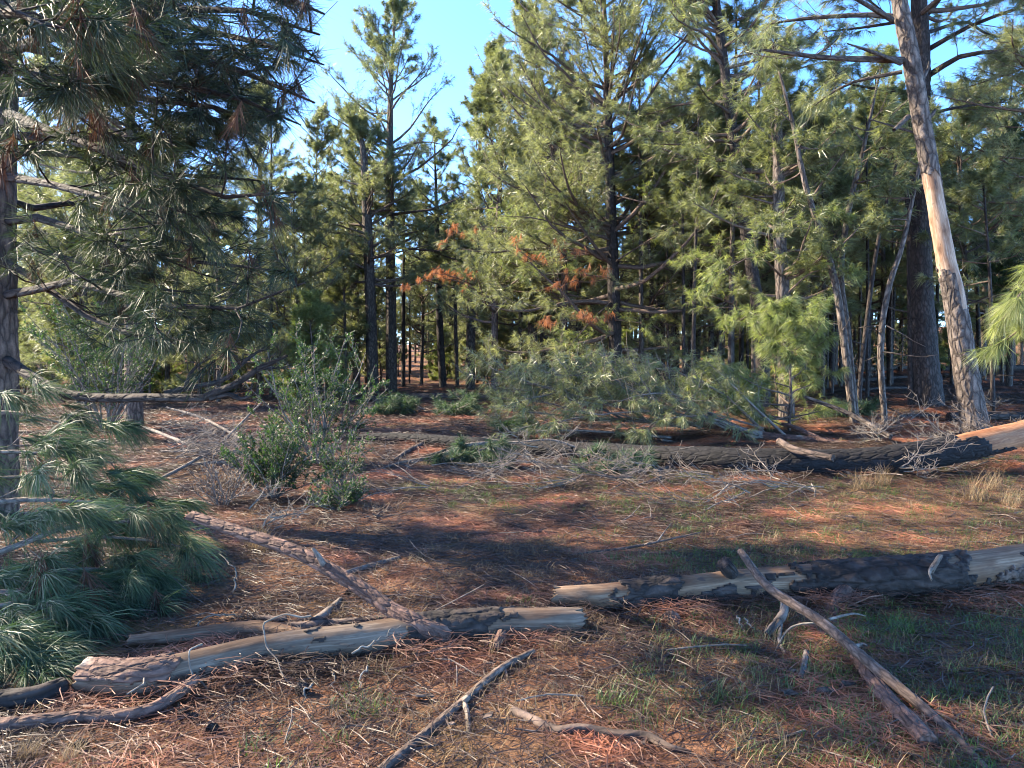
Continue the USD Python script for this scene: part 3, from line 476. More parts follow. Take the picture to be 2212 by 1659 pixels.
b1 = limbs_px(r, [[(1927, 43, 14.3, .05), (1880, 15, 14.0, .04), (1834, -10, 13.8, .03), (1760, -40, 13.6, .012)], [(1930, 36, 14.4, .06), (1866, 32, 14.6, .05), (1740, 40, 15, .035), (1647, 54, 15.4, .012)],
                  [(1950, 130, 14.3, .07), (1880, 128, 14.1, .058), (1805, 126, 13.9, .048), (1720, 118, 13.6, .038), (1660, 106, 13.4, .025), (1581, 126, 13.2, .01)], [(1949, 155, 14.4, .04), (1848, 176, 14.8, .03), (1794, 202, 15, .022), (1758, 230, 15.1, .01)]], 14.3, sec=8, twig=3, thin=.75, p_start=.4)
b2 = limbs_px(r, [[(1946, 137, 14.2, .045), (1884, 112, 13.9, .032), (1830, 94, 13.6, .012)], [(1962, 252, 14.2, .05), (1945, 268, 14.0, .042), (1931, 281, 13.9, .035)], [(2003, 258, 14.3, .04), (2015, 246, 14.3, .034), (2021, 236, 14.3, .026)], [(1994, 170, 14.3, .035), (2004, 150, 14.4, .025), (2007, 132, 14.4, .012)], [(1880, 258, 14.5, .012), (1985, 290, 14.4, .03), (2000, 300, 14.3, .03)][::-1]], 14.3, sec=1, twig=1, thin=0.0)
dress(lean, o, merge([b1, b2]), r, KIT_MID, 'needles_pale', .14, each=True, bark='bark_grey')

# ---- the near pine at the picture's edge whose dark boughs hang across the sky
r = np.random.default_rng(43)
tr = px_trunk([(-4, 1110, 78), (-2, 800, 72), (-4, 500, 68), (2, 250, 62), (4, 0, 56)], 8.2, extra=8); o = np.array(tr[0][:3])
near = thing('pine_tree', 'near shaded pine whose long dark drooping boughs hang across the sky', 'pine tree', o)
(V, F, R), Lg = log([np.r_[q[:3] - o, q[3]] for q in tr], 260, 40, .008, 15, bark=(.05, 2.2, .014)); put('trunk', V, F, 'bark_brown', near, R)
LB = [[(0, 60, 8.2, .05), (250, 20, 7.0, .035), (450, 70, 6.4, .025), (620, 105, 6.0, .016), (700, 140, 5.8, .006)], [(0, 150, 8.0, .05), (250, 172, 7.0, .035), (430, 190, 6.6, .025), (560, 228, 6.3, .016), (650, 270, 6.1, .006)],
      [(0, 290, 8.3, .05), (150, 300, 7.9, .035), (280, 300, 7.6, .025), (400, 310, 7.4, .016), (490, 330, 7.2, .006)], [(0, 90, 8.3, .05), (130, 120, 8.2, .035), (270, 150, 8.1, .025), (390, 170, 8, .016), (470, 190, 7.9, .006)], [(0, 380, 8.2, .05), (120, 400, 7.6, .035), (230, 430, 7.2, .025), (340, 440, 7, .016), (430, 470, 6.9, .006)],
      [(0, -60, 8.3, .05), (100, -40, 7.4, .035), (220, 20, 6.8, .025), (330, 60, 6.4, .016), (420, 90, 6.2, .006)], [(0, 520, 8.3, .04), (80, 540, 8.2, .03), (180, 570, 8, .02), (260, 620, 7.9, .012), (330, 640, 7.8, .006)],
      [(0, 120, 8.2, .06), (150, 70, 7.2, .045), (330, 110, 6.6, .035), (480, 140, 6.2, .025), (600, 185, 6.0, .018), (680, 222, 5.9, .008)],
      [(0, 30, 8.2, .06), (200, -30, 7.2, .045), (420, 25, 6.5, .03), (560, 25, 6.1, .02), (690, 75, 5.9, .008)],
      [(0, -30, 8.2, .06), (240, -90, 7.0, .04), (450, -60, 6.2, .03), (620, -10, 5.8, .018), (700, 30, 5.6, .008)],
      [(0, 240, 8.2, .07), (120, 290, 7.4, .05), (250, 335, 7.0, .035), (400, 400, 6.7, .025), (520, 430, 6.5, .016), (640, 415, 6.3, .008)],
      [(0, 200, 8.2, .05), (160, 200, 7.6, .04), (330, 215, 7.1, .028), (480, 235, 6.8, .018), (570, 270, 6.6, .008)],
      [(0, 330, 8.3, .05), (140, 330, 8.0, .04), (300, 370, 7.8, .028), (430, 380, 7.6, .018), (560, 390, 7.4, .008)],
      [(0, 480, 8.2, .05), (100, 472, 7.9, .04), (220, 520, 7.6, .03), (330, 555, 7.4, .022), (470, 570, 7.2, .016), (600, 585, 7.0, .008)],
      [(0, 640, 8.2, .05), (80, 625, 7.8, .042), (170, 608, 7.4, .034), (300, 650, 7.0, .026), (420, 665, 6.8, .018), (560, 660, 6.6, .012), (660, 610, 6.5, .007)],
      [(0, 560, 8.2, .045), (80, 605, 7.9, .035), (190, 685, 7.6, .026), (330, 735, 7.4, .016), (450, 742, 7.2, .008)],
      [(0, 430, 8.3, .05), (60, 450, 8.6, .04), (160, 440, 9.0, .03), (320, 480, 9.4, .02), (460, 490, 9.8, .008)],
      [(-120, 60, 6, .05), (-40, 30, 5, .035), (40, 30, 4.4, .02), (95, 55, 4.1, .008)],
      [(-120, 180, 6.4, .05), (-20, 150, 5.8, .035), (90, 165, 5.2, .02), (170, 185, 4.9, .008)]]
up_ = [l for l in LB if l[-1][1] < 300]; dn_ = [l for l in LB if l[-1][1] >= 300]
b1 = merge([limbs_px(r, up_, 8, sec=18, twig=4, thin=.9, p_start=.2, side_up=.1, l2=.36), limbs_px(r, dn_, 8, sec=14, twig=4, thin=.75, p_start=.26, side_up=.1, l2=.34)])
def within(b, lim):
    pxl = lambda q: (1106 + FPX * q[:, 0] / q[:, 1], 785 - (q[:, 2] - EYE) * FPX / q[:, 1])
    for k in ('sec', 'twig'):
        u, v = pxl(b[k][0][:, -1]); ok = u < lim(v) + r.normal(0, 18, len(u)); b[k] = (b[k][0][ok], b[k][1][ok])
    u, v = pxl(b['pos'] + .16 * b['dir']); ok = u < lim(v) + r.normal(0, 14, len(u)); b['pos'], b['dir'] = b['pos'][ok], b['dir'][ok]; return b
b1 = within(b1, lambda v: np.interp(v, [-200, 40, 180, 230, 320, 420, 560, 700, 900], [720, 700, 690, 640, 560, 640, 610, 640, 500]))
b1['dir'] = nrm(b1['dir'] + np.array([.06, 0, -.05]))
DL = [[(0, 770, 8.2, .06), (40, 795, 8.0, .056), (130, 848, 7.6, .05), (230, 860, 7.4, .045), (330, 858, 7.2, .04), (450, 858, 7.0, .036), (520, 822, 6.9, .03), (570, 790, 6.8, .024), (620, 768, 6.7, .012)],
      [(355, 850, 7.2, .03), (420, 835, 7.3, .028), (480, 822, 7.35, .024), (520, 788, 7.4, .02), (545, 768, 7.4, .016), (574, 748, 7.45, .006)],
      [(455, 860, 7.0, .028), (495, 852, 6.95, .022), (520, 862, 6.9, .018), (545, 854, 6.85, .006)],
      [(400, 838, 7.25, .02), (412, 806, 7.2, .016), (432, 786, 7.2, .012), (455, 773, 7.2, .005)],
      [(105, 836, 7.7, .03), (120, 855, 7.5, .02), (140, 868, 7.4, .008)], [(535, 812, 6.9, .018), (560, 800, 7.0, .012), (590, 792, 7.1, .005)]]
b2 = limbs_px(r, DL, 7, sec=5, twig=2, thin=0.0, n=13, l2=.14)
V, F, R = join([tubes(b2['limb'][0], b2['limb'][1], 9), tubes(*b2['sec'], 4), tubes(*b2['twig'], 3)]); put('dead_branch', V, F, 'bark_dark', near, R, origin=o, label='bare dead forked limb with no needles')
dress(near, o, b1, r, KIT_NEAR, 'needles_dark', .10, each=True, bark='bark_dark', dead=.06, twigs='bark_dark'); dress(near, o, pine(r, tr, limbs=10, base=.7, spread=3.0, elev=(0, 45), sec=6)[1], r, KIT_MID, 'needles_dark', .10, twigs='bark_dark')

r = np.random.default_rng(44)
tr = [np.r_[q] for q in ((7.9, 9.2, 0, .16), (7.8, 9.2, 4, .13), (7.9, 9.3, 9, .03))]; o = np.array(tr[0][:3])
t = thing('pine_tree', 'pine at the very edge, showing only one sunny yellow green bough', 'pine tree', o)
V, F, R = tubes(curve(tr, 20)[None, :, :3], curve(tr, 20)[None, :, 3], 12); put('trunk', V, F, 'bark_grey', t, R, origin=o)
b1 = limbs_px(r, [[(2430, 560, 9.2, .05), (2300, 590, 9.2, .035), (2215, 640, 9.2, .02), (2165, 690, 9.2, .008)], [(2440, 620, 9.3, .04), (2300, 650, 9.4, .03), (2220, 700, 9.5, .018), (2160, 745, 9.6, .008)], [(2430, 500, 9.2, .04), (2330, 540, 9.0, .03), (2240, 600, 8.9, .02), (2190, 650, 8.8, .008)]], 9, sec=9, twig=2, p_start=.4, l2=.22)
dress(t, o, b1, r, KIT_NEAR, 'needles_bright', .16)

# ---- prototypes of the forest behind, each first one placed by hand, the rest are copies
def proto(seed, H, rb, label, bark, needles, loc, name='pine_tree', group=None, **kw):
    r = np.random.default_rng(seed); lx, ly = r.normal(0, .25, 2) * H / 12
    t = thing(name, label, 'pine tree', loc, group)
    build_tree(t, r, [(0, 0, -.1, rb), (lx * .3, ly * .3, H * .4, rb * .8), (lx, ly, H * .75, rb * .5), (lx * 1.1, ly * 1.4, H, .02)], bark, needles, nstub=kw.pop('nstub', 8), **kw)
    return stage.GetPrimAtPath(t.GetPath())
GB, GP, GY = 'tall pines deep in the wood', 'thin pole pines crowded in the shade', 'low young pines under the wood edge'
LBL = {GB: 'tall pine deep in the wood, one of many crowding behind the clearing', GP: 'thin bare pole pine in the dim crowded stand behind the fallen crown', GY: 'low bushy young pine growing under the edge of the wood'}
big = [proto(500 + k, H, rb, LBL[GB], bk, nd, gd(px, d), group=GB, sides=8, base=bs, spread=sp, limbs=n + 10, elev=(-8, 52), sec=9, twig=4, thin=.72)
       for k, (H, rb, bk, nd, px, d, bs, sp, n) in enumerate([(13, .17, 'bark_brown', 'needles_pale', 560, 33, .25, 3.6, 50), (14, .18, 'bark_grey', 'needles_pale', 1430, 38, .22, 3.8, 54), (12, .15, 'bark_dark', 'needles_green', 1900, 36, .2, 3.2, 54), (15, .19, 'bark_grey', 'needles_pale', 120, 36, .3, 4.0, 50), (11, .13, 'bark_brown', 'needles_pale', 660, 44, .2, 3.3, 50), (12, .15, 'bark_grey', 'needles_pale', 2120, 33, .15, 3.2, 56)])]
pole = [proto(520 + k, H, rb, LBL[GP], bk, 'needles_green', gd(px, d), group=GP, sides=6, base=bs, spread=1.7, limbs=22, elev=(0, 50), sec=5, twig=3, nstub=14)
        for k, (H, rb, bk, px, d, bs) in enumerate([(10, .075, 'bark_dark', 1490, 26, .5), (11, .09, 'bark_grey', 1560, 29, .55), (9, .06, 'bark_brown', 1450, 30, .5), (10.5, .11, 'bark_dark', 1600, 33, .5)])]
young = [proto(540 + k, H, rb, LBL[GY], bk, nd, gd(px, d), name='young_pine', group=GY, sides=6, base=.05, spread=sp, limbs=44, elev=(0, 50), sec=7, twig=3, nstub=0)
         for k, (H, rb, bk, nd, px, d, sp) in enumerate([(4.5, .06, 'bark_brown', 'needles_pale', 430, 30, 1.7), (6, .08, 'bark_grey', 'needles_green', 180, 27, 2.0), (3.2, .05, 'bark_brown', 'needles_bright', 520, 36, 1.3)])]
r = np.random.default_rng(60)
taken = [(1330, 25)]
MARKS = [(-900, 'view edge'), (0, 'near pine'), (287, 'reddish brown trunk'), (470, 'crossed brush'), (680, 'loose shrub'), (797, 'dark straight pine'), (848, 'airy pointed pine'), (955, 'slim dark trunk'), (1018, 'lone grey trunk'), (1165, 'close pair of trunks'), (1325, 'biggest leafy pine'), (1480, 'pale full pine'), (1630, 'long slender pine'), (1695, 'broken topped pine'), (1825, 'crooked pine'), (1990, 'plated trunk'), (2075, 'leaning pine'), (2165, 'thin dark stems'), (4000, 'picture edge')]
KIND = {GB: 'tall deep wood pine', GP: 'thin pole pine', GY: 'low young pine'}
ORD = 'nearest,second nearest,third nearest,fourth nearest,fifth nearest,sixth nearest,seventh nearest,eighth nearest,ninth nearest,tenth nearest'.split(',') + [f'{w} nearest' for w in 'eleventh,twelfth,thirteenth,fourteenth,fifteenth,sixteenth,seventeenth,eighteenth,nineteenth,twentieth,twenty-first,twenty-second,twenty-third,twenty-fourth,twenty-fifth'.split(',')]
placed = []
def relabel():
    by = {}
    for p, q, g_ in placed:
        px = 1106 + FPX * q[0] / q[1]; k = max(i for i, m in enumerate(MARKS) if m[0] <= px or i == 0); by.setdefault((k, g_), []).append((q[1], p))
    for (k, g_), l in by.items():
        a, b_ = MARKS[k][1], MARKS[min(k + 1, len(MARKS) - 1)][1]
        where = f'past the {b_} at the edge' if k == 0 else (f'beyond the {a} at the edge' if k >= len(MARKS) - 2 else f'between {a} and {b_}')
        for n_, (d_, p) in enumerate(sorted(l, key=lambda z: z[0])): p.SetCustomDataByKey('label', f'{KIND[g_]} {where}, {ORD[min(n_, 24)]}')
def scatter(srcs, n, pxr, dr, tops=None, group=None, smin=.8, smax=1.15, sep=1.4):
    k = tries = 0; pts = []
    while k < n and tries < n * 60:
        tries += 1
        px, d = r.uniform(*pxr), math.sqrt(r.uniform(dr[0] ** 2, dr[1] ** 2)); q = gd(px, d)
        if any((q[0] - a) ** 2 + (q[1] - b) ** 2 < sep ** 2 for a, b in pts): continue
        i = int(r.integers(len(srcs))); sc = r.uniform(smin, smax)
        if tops:
            H = float(tops[1][i]) * sc; ytop = 785 - (q[2] + H - EYE) * FPX / d
            if tops[0](px) is not None and ytop < tops[0](px): continue
        pts.append((q[0], q[1])); placed.append((copy_of(srcs[i], LBL[group], q, r.uniform(0, 360), sc, group), q, group)); k += 1
    return pts
gap = lambda px: 330 if 690 < px < 1180 else (230 if px <= 690 else r.choice([60, 240, 330]))
HB = [13, 14, 12, 15, 11, 12]
scatter(big, 16, (-20, 760), (36, 62), (gap, HB), GB, .7, 1.1, 2.4)
scatter(big, 20, (690, 1200), (44, 75), (gap, HB), GB, .7, 1.05, 2.6)
scatter(big, 34, (1200, 2400), (32, 62), (gap, HB), GB, .75, 1.1, 2.2)
scatter(pole, 80, (1380, 1960), (21, 46), None, GP, .8, 1.15, .8)
scatter(pole, 16, (1960, 2350), (26, 48), None, GP, .8, 1.15, 1.2)
scatter(pole, 16, (860, 1380), (40, 60), None, GP, .8, 1.1, 1.2)
scatter(pole, 10, (300, 740), (30, 50), None, GP, .8, 1.1, 1.2)
scatter(young, 40, (-150, 760), (26, 52), None, GY, .7, 1.25, 1.6)
scatter(young, 26, (700, 1350), (44, 62), None, GY, .7, 1.2, 1.8)
scatter(young, 26, (1350, 2350), (36, 58), None, GY, .7, 1.2, 1.8)
placed += [(p, UsdGeom.Xformable(p).GetOrderedXformOps()[0].Get(), g_) for g_, l in ((GB, big), (GP, pole), (GY, young)) for p in l]
relabel()
# pines standing to the sun's side of the camera, whose shade falls over the clearing
for x, y, i, sc in SHADERS: copy_of(big[i], 'pine out of view beside the clearing, shading the ground', (x, y, gz(x, y, False)), r.uniform(0, 360), sc, 'pines out of view beside the clearing')
# the far wood as one mass
pi = UsdGeom.PointInstancer.Define(stage, '/World/far_wood'); pr = []
for k, s in enumerate(big[:3] + young[:2]):
    x = UsdGeom.Xform.Define(stage, f'/World/far_wood/pine_kind_{k:03d}'); x.GetPrim().GetReferences().AddInternalReference(s.GetPath()); x.ClearXformOpOrder(); pr.append(x.GetPath())
    for key in ('label', 'category', 'group'): x.GetPrim().SetCustomDataByKey(key, '')
pp = []
while len(pp) < 320:
    a, d = r.uniform(-.95, .95), math.sqrt(r.uniform(60 ** 2, 115 ** 2)); x, y = d * math.sin(a), d * math.cos(a); pp.append((x, y, float(gz(x, y, False))))
pi.CreatePrototypesRel().SetTargets(pr); pi.CreateProtoIndicesAttr(Vt.IntArray([int(v) for v in r.integers(0, 5, len(pp))]))
pi.CreatePositionsAttr(Vt.Vec3fArray([Gf.Vec3f(*p) for p in pp])); sc = r.uniform(.65, .95, len(pp)); pi.CreateScalesAttr(Vt.Vec3fArray([Gf.Vec3f(float(q)) for q in sc]))
pi.CreateOrientationsAttr(Vt.QuathArray([Gf.Quath(math.cos(a), 0, 0, math.sin(a)) for a in r.uniform(0, 3.14, len(pp))]))
tag(pi.GetPrim(), 'far wood of pines closing the view behind the nearer trees', 'wood', kind='stuff')

# ------------------------------------------------------------------ shrubs
def leafy(t, o, rng, h, w, stems, leaves, leaf=.034, mat='leaves_shrub', bark='twig_grey', sec=6, lift=.5):
    N = stems; a = rng.random(N) * 6.283; e = rng.uniform(.5, 1.45, N); L = h * rng.uniform(.55, 1.1, N)
    d = np.stack([np.cos(a) * np.cos(e) * w / h, np.sin(a) * np.cos(e) * w / h, np.sin(e)], -1); p = np.stack([np.cos(a) * .06 * w, np.sin(a) * .06 * w, 0 * a], -1)
    B = grow(p, d, L, 7, rng, .2, .14); R = np.linspace(1, .3, 7) * (.005 + .006 * L[:, None])
    b = branch_out(rng, B, R, L, sec, 3, 1.0, .2, lift, .38)
    V, F, RR = join([tubes(*b['limb'], 5), tubes(*b['sec'], 3), tubes(*b['twig'], 3)]); put('stem', V, F, bark, t, RR)
    S = np.concatenate([b['twig'][0][:, [0, 1, 2]], b['sec'][0][:, [0, 2, 3]]]); i = rng.integers(0, len(S), leaves); p, d = along(S, i, rng.random(leaves))
    p = p + rng.normal(0, .012, p.shape); u = nrm(d + rng.normal(0, .8, p.shape)); v = nrm(np.cross(u, rng.normal(0, 1, p.shape) + [0, 0, 1.2])); l = leaf * rng.uniform(.6, 1.2, leaves)[:, None]
    V = np.stack([p, p + u * l * .5 + v * l * .26, p + u * l, p + u * l * .5 - v * l * .26], 1).reshape(-1, 3); k = np.arange(leaves)[:, None] * 4
    put('foliage', V, np.vstack([k + [0, 1, 2], k + [0, 2, 3]]), mat, t, smooth=False)
for k, (px, py, h, w, st, lv, lf, mt, nm, lb) in enumerate([
    (688, 1003, 2.1, 1.15, 24, 13000, .038, 'leaves_shrub', 'shrub', 'tall loose evergreen shrub with small glossy leaves in the clearing'),
    (590, 1078, .85, .6, 22, 9500, .034, 'leaves_shrub', 'shrub', 'dark dense low shrub in front of the tall loose shrub'),
    (735, 1098, .26, .34, 12, 2000, .036, 'leaves_shrub', 'shrub', 'small ground hugging shrub on the red straw'),
    (745, 1062, .65, .5, 12, 2200, .034, 'leaves_shrub', 'shrub', 'thin see-through shrub at the foot of the tall loose one'),
    (480, 1095, .5, .8, 16, 900, .026, 'leaves_brown', 'shrub', 'brownish half bare shrub behind the raised broken branch'),
    (230, 930, 3.2, 1.5, 22, 9500, .06, 'leaves_shrub', 'shrub', 'leafy evergreen bush behind the near pine below its dead limb'),
    (2080, 800, 2.6, 2.4, 22, 5000, .07, 'leaves_shrub', 'shrub', 'broad dark bush uphill between the two thick pines'),
    (1890, 815, 2.4, 2.6, 22, 5000, .07, 'leaves_shrub', 'shrub', 'dim bush uphill behind the thin crooked pines')]):
    r = np.random.default_rng(700 + k); o = gpt(px, py); o[2] = gz(o[0], o[1]) - .01; t = thing(nm, lb, 'shrub', o); leafy(t, o, r, h, w, st, lv, lf, mt)
# a dark cedar at the edge
r = np.random.default_rng(710); o = gd(2235, 24); t = thing('cedar_tree', 'dense very dark evergreen tree beyond the two thick pines', 'cedar tree', o)
KIT_CEDAR = tuft_kit(14, .11, .02, .14, 25, 70, 7)
build_tree(t, r, [(0, 0, -.1, .16), (0, .1, 4, .12), (.1, .1, 9.5, .02)], 'bark_brown', 'leaves_shrub', kit=KIT_CEDAR, limbs=90, base=.3, spread=2.6, elev=(-5, 45), sec=9, twig=4, nstub=4, tuft_sc=1.2)

# ------------------------------------------------------------------ fallen wood
def on_ground(pts):  # picture points of an axis (px, py, radius, lift above resting on the ground)
    out = []
    for q in pts:
        x, y, rr = q[:3]; out.append(np.r_[gpt(x, y, rr * .85 + (q[3] if len(q) > 3 else 0)), rr])
    return np.array(out)
def stick(name, label, pts, mat, n=40, sides=12, seed=1, cat='branch', rough=.002, broken=(.015, .015), parts=(), group=None, world=False, bark=None):
    c = np.array(pts) if world else on_ground(pts); o = c[len(c) // 2, :3].copy(); o[2] = gz(o[0], o[1], False)
    t = thing(name, label, cat, o, group)
    (V, F, R), L = log(c - np.r_[o, 0], n, sides, rough, seed, bark=bark, broken=broken); put('stem', V, F, mat, t, R)
    for nm, pp, mt in parts:
        w = np.array([np.r_[gpt(x, y, h), rr] if h is not None else np.r_[x, y, rr] for x, y, h, rr in pp]) - np.r_[o, 0]
        (V, F, R), _ = log(w, 14, 7, .001, seed + 3, broken=(0, .008)); put(nm, V, F, mt, t, R)
    return t, o, L, c

# near log, broken in two: the half with the raised branch
c = on_ground([(188, 1462, 0.0818), (300, 1466, 0.0911), (400, 1446, 0.0856), (600, 1402, 0.0856), (760, 1384, 0.0893), (900, 1366, 0.0967), (1060, 1352, 0.0930), (1180, 1346, 0.0874), (1252, 1342, 0.0800)])
o = c[4, :3].copy(); o[2] = 0; nlog = thing('fallen_log', 'weathered grey bare log with a raised branch, its end splintered', 'log', o)
NLOG = c.copy(); (V, F, R), L = log(c - np.r_[o, 0], 300, 60, .0022, 21, broken=(.05, .16), lump=.09); put('stem', V, F, 'wood_grey', nlog, R)
S, T, n_ = L['S'], L['T'], L['s'][-1]
up = L['nr'][..., 2]; fr = -L['nr'][..., 1]
nz = meshkit.fbm(L['rest'] * [14, 14, 7], 4, 6)
def s_px(L, o, px):  # how far along a log the picture column px is
    q = L['path'] + o; u = 1106 + FPX * q[:, 0] / (q[:, 1] * CP - (q[:, 2] - EYE) * SP); return np.interp(px, u, L['s'])
a, b_ = s_px(L, o, 862), s_px(L, o, 1118)
m1 = (S > a + .30 * (nz - .5) + .10 * (up < -.1)) & (S < b_ + .5 * (nz - .5) - .12 * np.clip(fr, 0, 1)) & ((up > -.45 + .5 * (nz - .5)) | (S > a + .45))
put_bark(shell(L, m1, .013, 31, .035, 1.8), 'bark_dark', nlog, 'dark flaking bark round the raised branch')
a, b_ = s_px(L, o, 180), s_px(L, o, 372)
m2 = (S < b_ + .25 * (nz - .5)) & (up > .05 + .9 * (nz - .5) + .25 * S / n_)
put_bark(shell(L, m2, .012, 32, .03, 1.8), 'bark_red', nlog, 'purple brown bark on the upper side of the far end')
for q in range(5):
    m3 = (meshkit.fbm(L['rest'] * [18, 18, 9] + q * 7.3, 2, 60 + q) > .70) & (S > .3 + .35 * q) & (S < .75 + .38 * q) & ~m1 & ~m2
    if m3.sum() > 30: put_bark(shell(L, m3, .008, 70 + q, .03, 1.8), 'bark_dark', nlog)
j0 = c[5, :3] * .35 + c[6, :3] * .65; j1 = gpt(860, 1335, .20)
br = np.array([np.r_[pix(965, 1372, j0[1] - .05), .062], np.r_[pix(930, 1362, j0[1] - .085), .058], np.r_[pix(888, 1340, j0[1] - .07), .05], np.r_[pix(845, 1316, j0[1] - .02), .045], np.r_[pix(760, 1258, j0[1] + .08), .042], np.r_[pix(640, 1192, j0[1] + .22), .040], np.r_[pix(520, 1150, j0[1] + .38), .037], np.r_[pix(412, 1114, j0[1] + .52), .033]])
(V, F, R), LB_ = log(br - np.r_[o, 0], 150, 30, .003, 23, bark=(.02, 3.2, .0022), broken=(0, .05)); bp = put('branch', V, F, 'bark_red', nlog, R, label='raised reddish bark covered branch, snapped at its tip')
st = np.array([np.r_[pix(702, 1226, j0[1] + .13), .02], np.r_[pix(692, 1208, j0[1] + .11), .016], np.r_[pix(676, 1184, j0[1] + .09), .009]]) - np.r_[o, 0]
(V, F, R), _ = log(st, 14, 9, .002, 3, broken=(0, .02)); put('stub', V, F, 'twig_grey', bp, R)
st = np.array([np.r_[pix(1085, 1368, c[6, 1] - .09), .03], np.r_[pix(1076, 1385, c[6, 1] - .14), .026], np.r_[pix(1066, 1402, c[6, 1] - .19), .022]]) - np.r_[o, 0]
(V, F, R), _ = log(st, 14, 12, .003, 5, broken=(0, .02)); put('stub', V, F, 'bark_red', nlog, R, label='short reddish broken stub low on the log')

# the other half, running out of view
c = on_ground([(1202, 1291, 0.0696, .02), (1330, 1287, 0.0853, .02), (1480, 1274, 0.0957, .01), (1620, 1262, 0.1044, .01), (1760, 1254, 0.1148, .02), (1900, 1246, 0.1218, .05), (2040, 1238, 0.1235, .06), (2212, 1214, 0.1235, .09), (2420, 1190, 0.1218, .12)])
o = c[4, :3].copy(); o[2] = 0; rlog = thing('fallen_log', 'long fallen log with dark bark patches on pale wood, a stick leaning across', 'log', o)
RLOG = c.copy(); (V, F, R), L = log(c - np.r_[o, 0], 330, 64, .0025, 24, broken=(.12, .03), lump=.08); put('stem', V, F, 'wood_tan', rlog, R)
S, T = L['S'], L['T']; up = L['nr'][..., 2]; fr = -L['nr'][..., 1]; nz = meshkit.fbm(L['rest'] * [10, 10, 6], 4, 16)
def patch(a, b_, lo, hi, seed, th=.014, jag=.4, mat='bark_dark', lab=None, sc=.04):
    a, b_ = s_px(L, o, a), s_px(L, o, b_); ang = np.degrees(np.arctan2(up, fr))
    m = (S > a + jag * (nz - .5)) & (S < b_ + jag * 1.3 * (nz - .5) + .05) & (ang > lo + 120 * (nz - .5)) & (ang < hi + 120 * (nz - .5))
    if m.any():
        put_bark(shell(L, m, th, seed, sc, 1.7), mat, rlog, lab)
patch(1330, 1470, -60, 110, 41, lab='dark bark patch near the broken end'); patch(1475, 1560, -55, 25, 42, lab='small ragged bark patch low on the side')
patch(1722, 2055, -95, 200, 43, .02, .6, lab='large dark flaking bark sheet over the middle'); patch(2120, 2500, -90, 5, 44, .02, .5, lab='dark bark hanging along the lower side', mat='bark_brown'); patch(2055, 2140, -95, -35, 45, .015, .4)
for q, (a, b_) in enumerate([(1220, 1330), (1480, 1560), (1580, 1720), (1600, 1720), (2060, 2140), (2140, 2300)]):
    a, b_ = s_px(L, o, a), s_px(L, o, b_); m3 = (meshkit.fbm(L['rest'] * [16, 16, 8] + q * 5.1, 2, 80 + q) > .66) & (S > a) & (S < b_) & (up < .8)
    if m3.sum() > 30: put_bark(shell(L, m3, .009, 90 + q, .03, 1.8), 'bark_dark', rlog)
def side(pp, mat, lab, name='stub', sides=12, broken=(0, .02), n=20, bark=None, seed=4):
    w = np.array([np.r_[pix(x, y, d), rr] for x, y, d, rr in pp]) - np.r_[o, 0]; (V, F, R), _ = log(w, n, sides, .003, seed, bark=bark, broken=broken); put(name, V, F, mat, rlog, R, label=lab)
d5 = c[3, 1]
side([(1580, 1240, d5 - .03, .05), (1570, 1226, d5 - .07, .05), (1562, 1216, d5 - .10, .044)], 'bark_dark', 'sawn looking dark knot on top of the log')
side([(2010, 1235, c[6, 1] - .12, .02), (2022, 1215, c[6, 1] - .16, .018), (2032, 1199, c[6, 1] - .17, .015)], 'twig_grey', 'short broken grey stub on the side')
side([(2016, 1225, c[6, 1] - .14, .012), (2008, 1236, c[6, 1] - .19, .009), (2012, 1252, c[6, 1] - .22, .005)], 'twig_white', None)
side([(1840, 1262, c[4, 1] + .0, .06), (1815, 1285, c[4, 1] - .13, .052), (1798, 1310, c[4, 1] - .24, .046), (1798, 1345, c[4, 1] - .40, .042)], 'bark_red', 'thick side branch propping the log', 'branch', 20, (0, .03), 60, (.02, 3, .002))

# sticks near the camera
stick('dead_branch', 'long grey stick leaning across the log and running down over the grass', [(1600, 1192, .024, .30), (1660, 1268, .027, .22), (1770, 1340, .028, .13), (1850, 1408, .027, .09), (1930, 1475, .026, .05), (2030, 1562, .024, .0), (2135, 1668, .018, .0)], 'twig_brown', 120, 16, 51, rough=.003,
      parts=[('twig', [(1776, 1345, .13, .007), (1730, 1348, .10, .006), (1700, 1362, .06, .005), (1672, 1412, .0, .004)], 'twig_white'), ('twig', [(1790, 1338, .13, .009), (1840, 1326, .10, .007), (1868, 1330, .06, .004)], 'twig_grey'), ('twig', [(1975, 1520, .03, .012), (2040, 1548, .02, .009), (2140, 1600, .0, .006)], 'twig_brown'), ('stub', [(1835, 1400, .1, .012), (1860, 1392, .1, .01), (1872, 1394, .1, .007)], 'twig_grey')])
stick('dead_branch', 'thick reddish branch with peeling bark lying under the long grey stick', [(1852, 1420, .036), (1880, 1462, .038), (1925, 1520, .04), (1965, 1560, .042), (2004, 1604, .042)], 'bark_red', 70, 22, 52, bark=(.022, 2.6, .003), broken=(.03, .008), rough=.004)
stick('dead_branch', 'short thick broken piece with pale bark standing beside the long stick', [(1700, 1300, .014, .10), (1692, 1325, .026, .05), (1676, 1350, .028, .02), (1655, 1374, .024, 0)], 'bark_pale', 40, 16, 53, broken=(.03, .03), rough=.004)
stick('dead_branch', 'thin forked grey twig leaning on the short thick piece', [(1690, 1296, .010, .12), (1688, 1330, .013, .05), (1684, 1385, .011, .01), (1696, 1412, .008, 0)], 'twig_grey', 40, 9, 54)
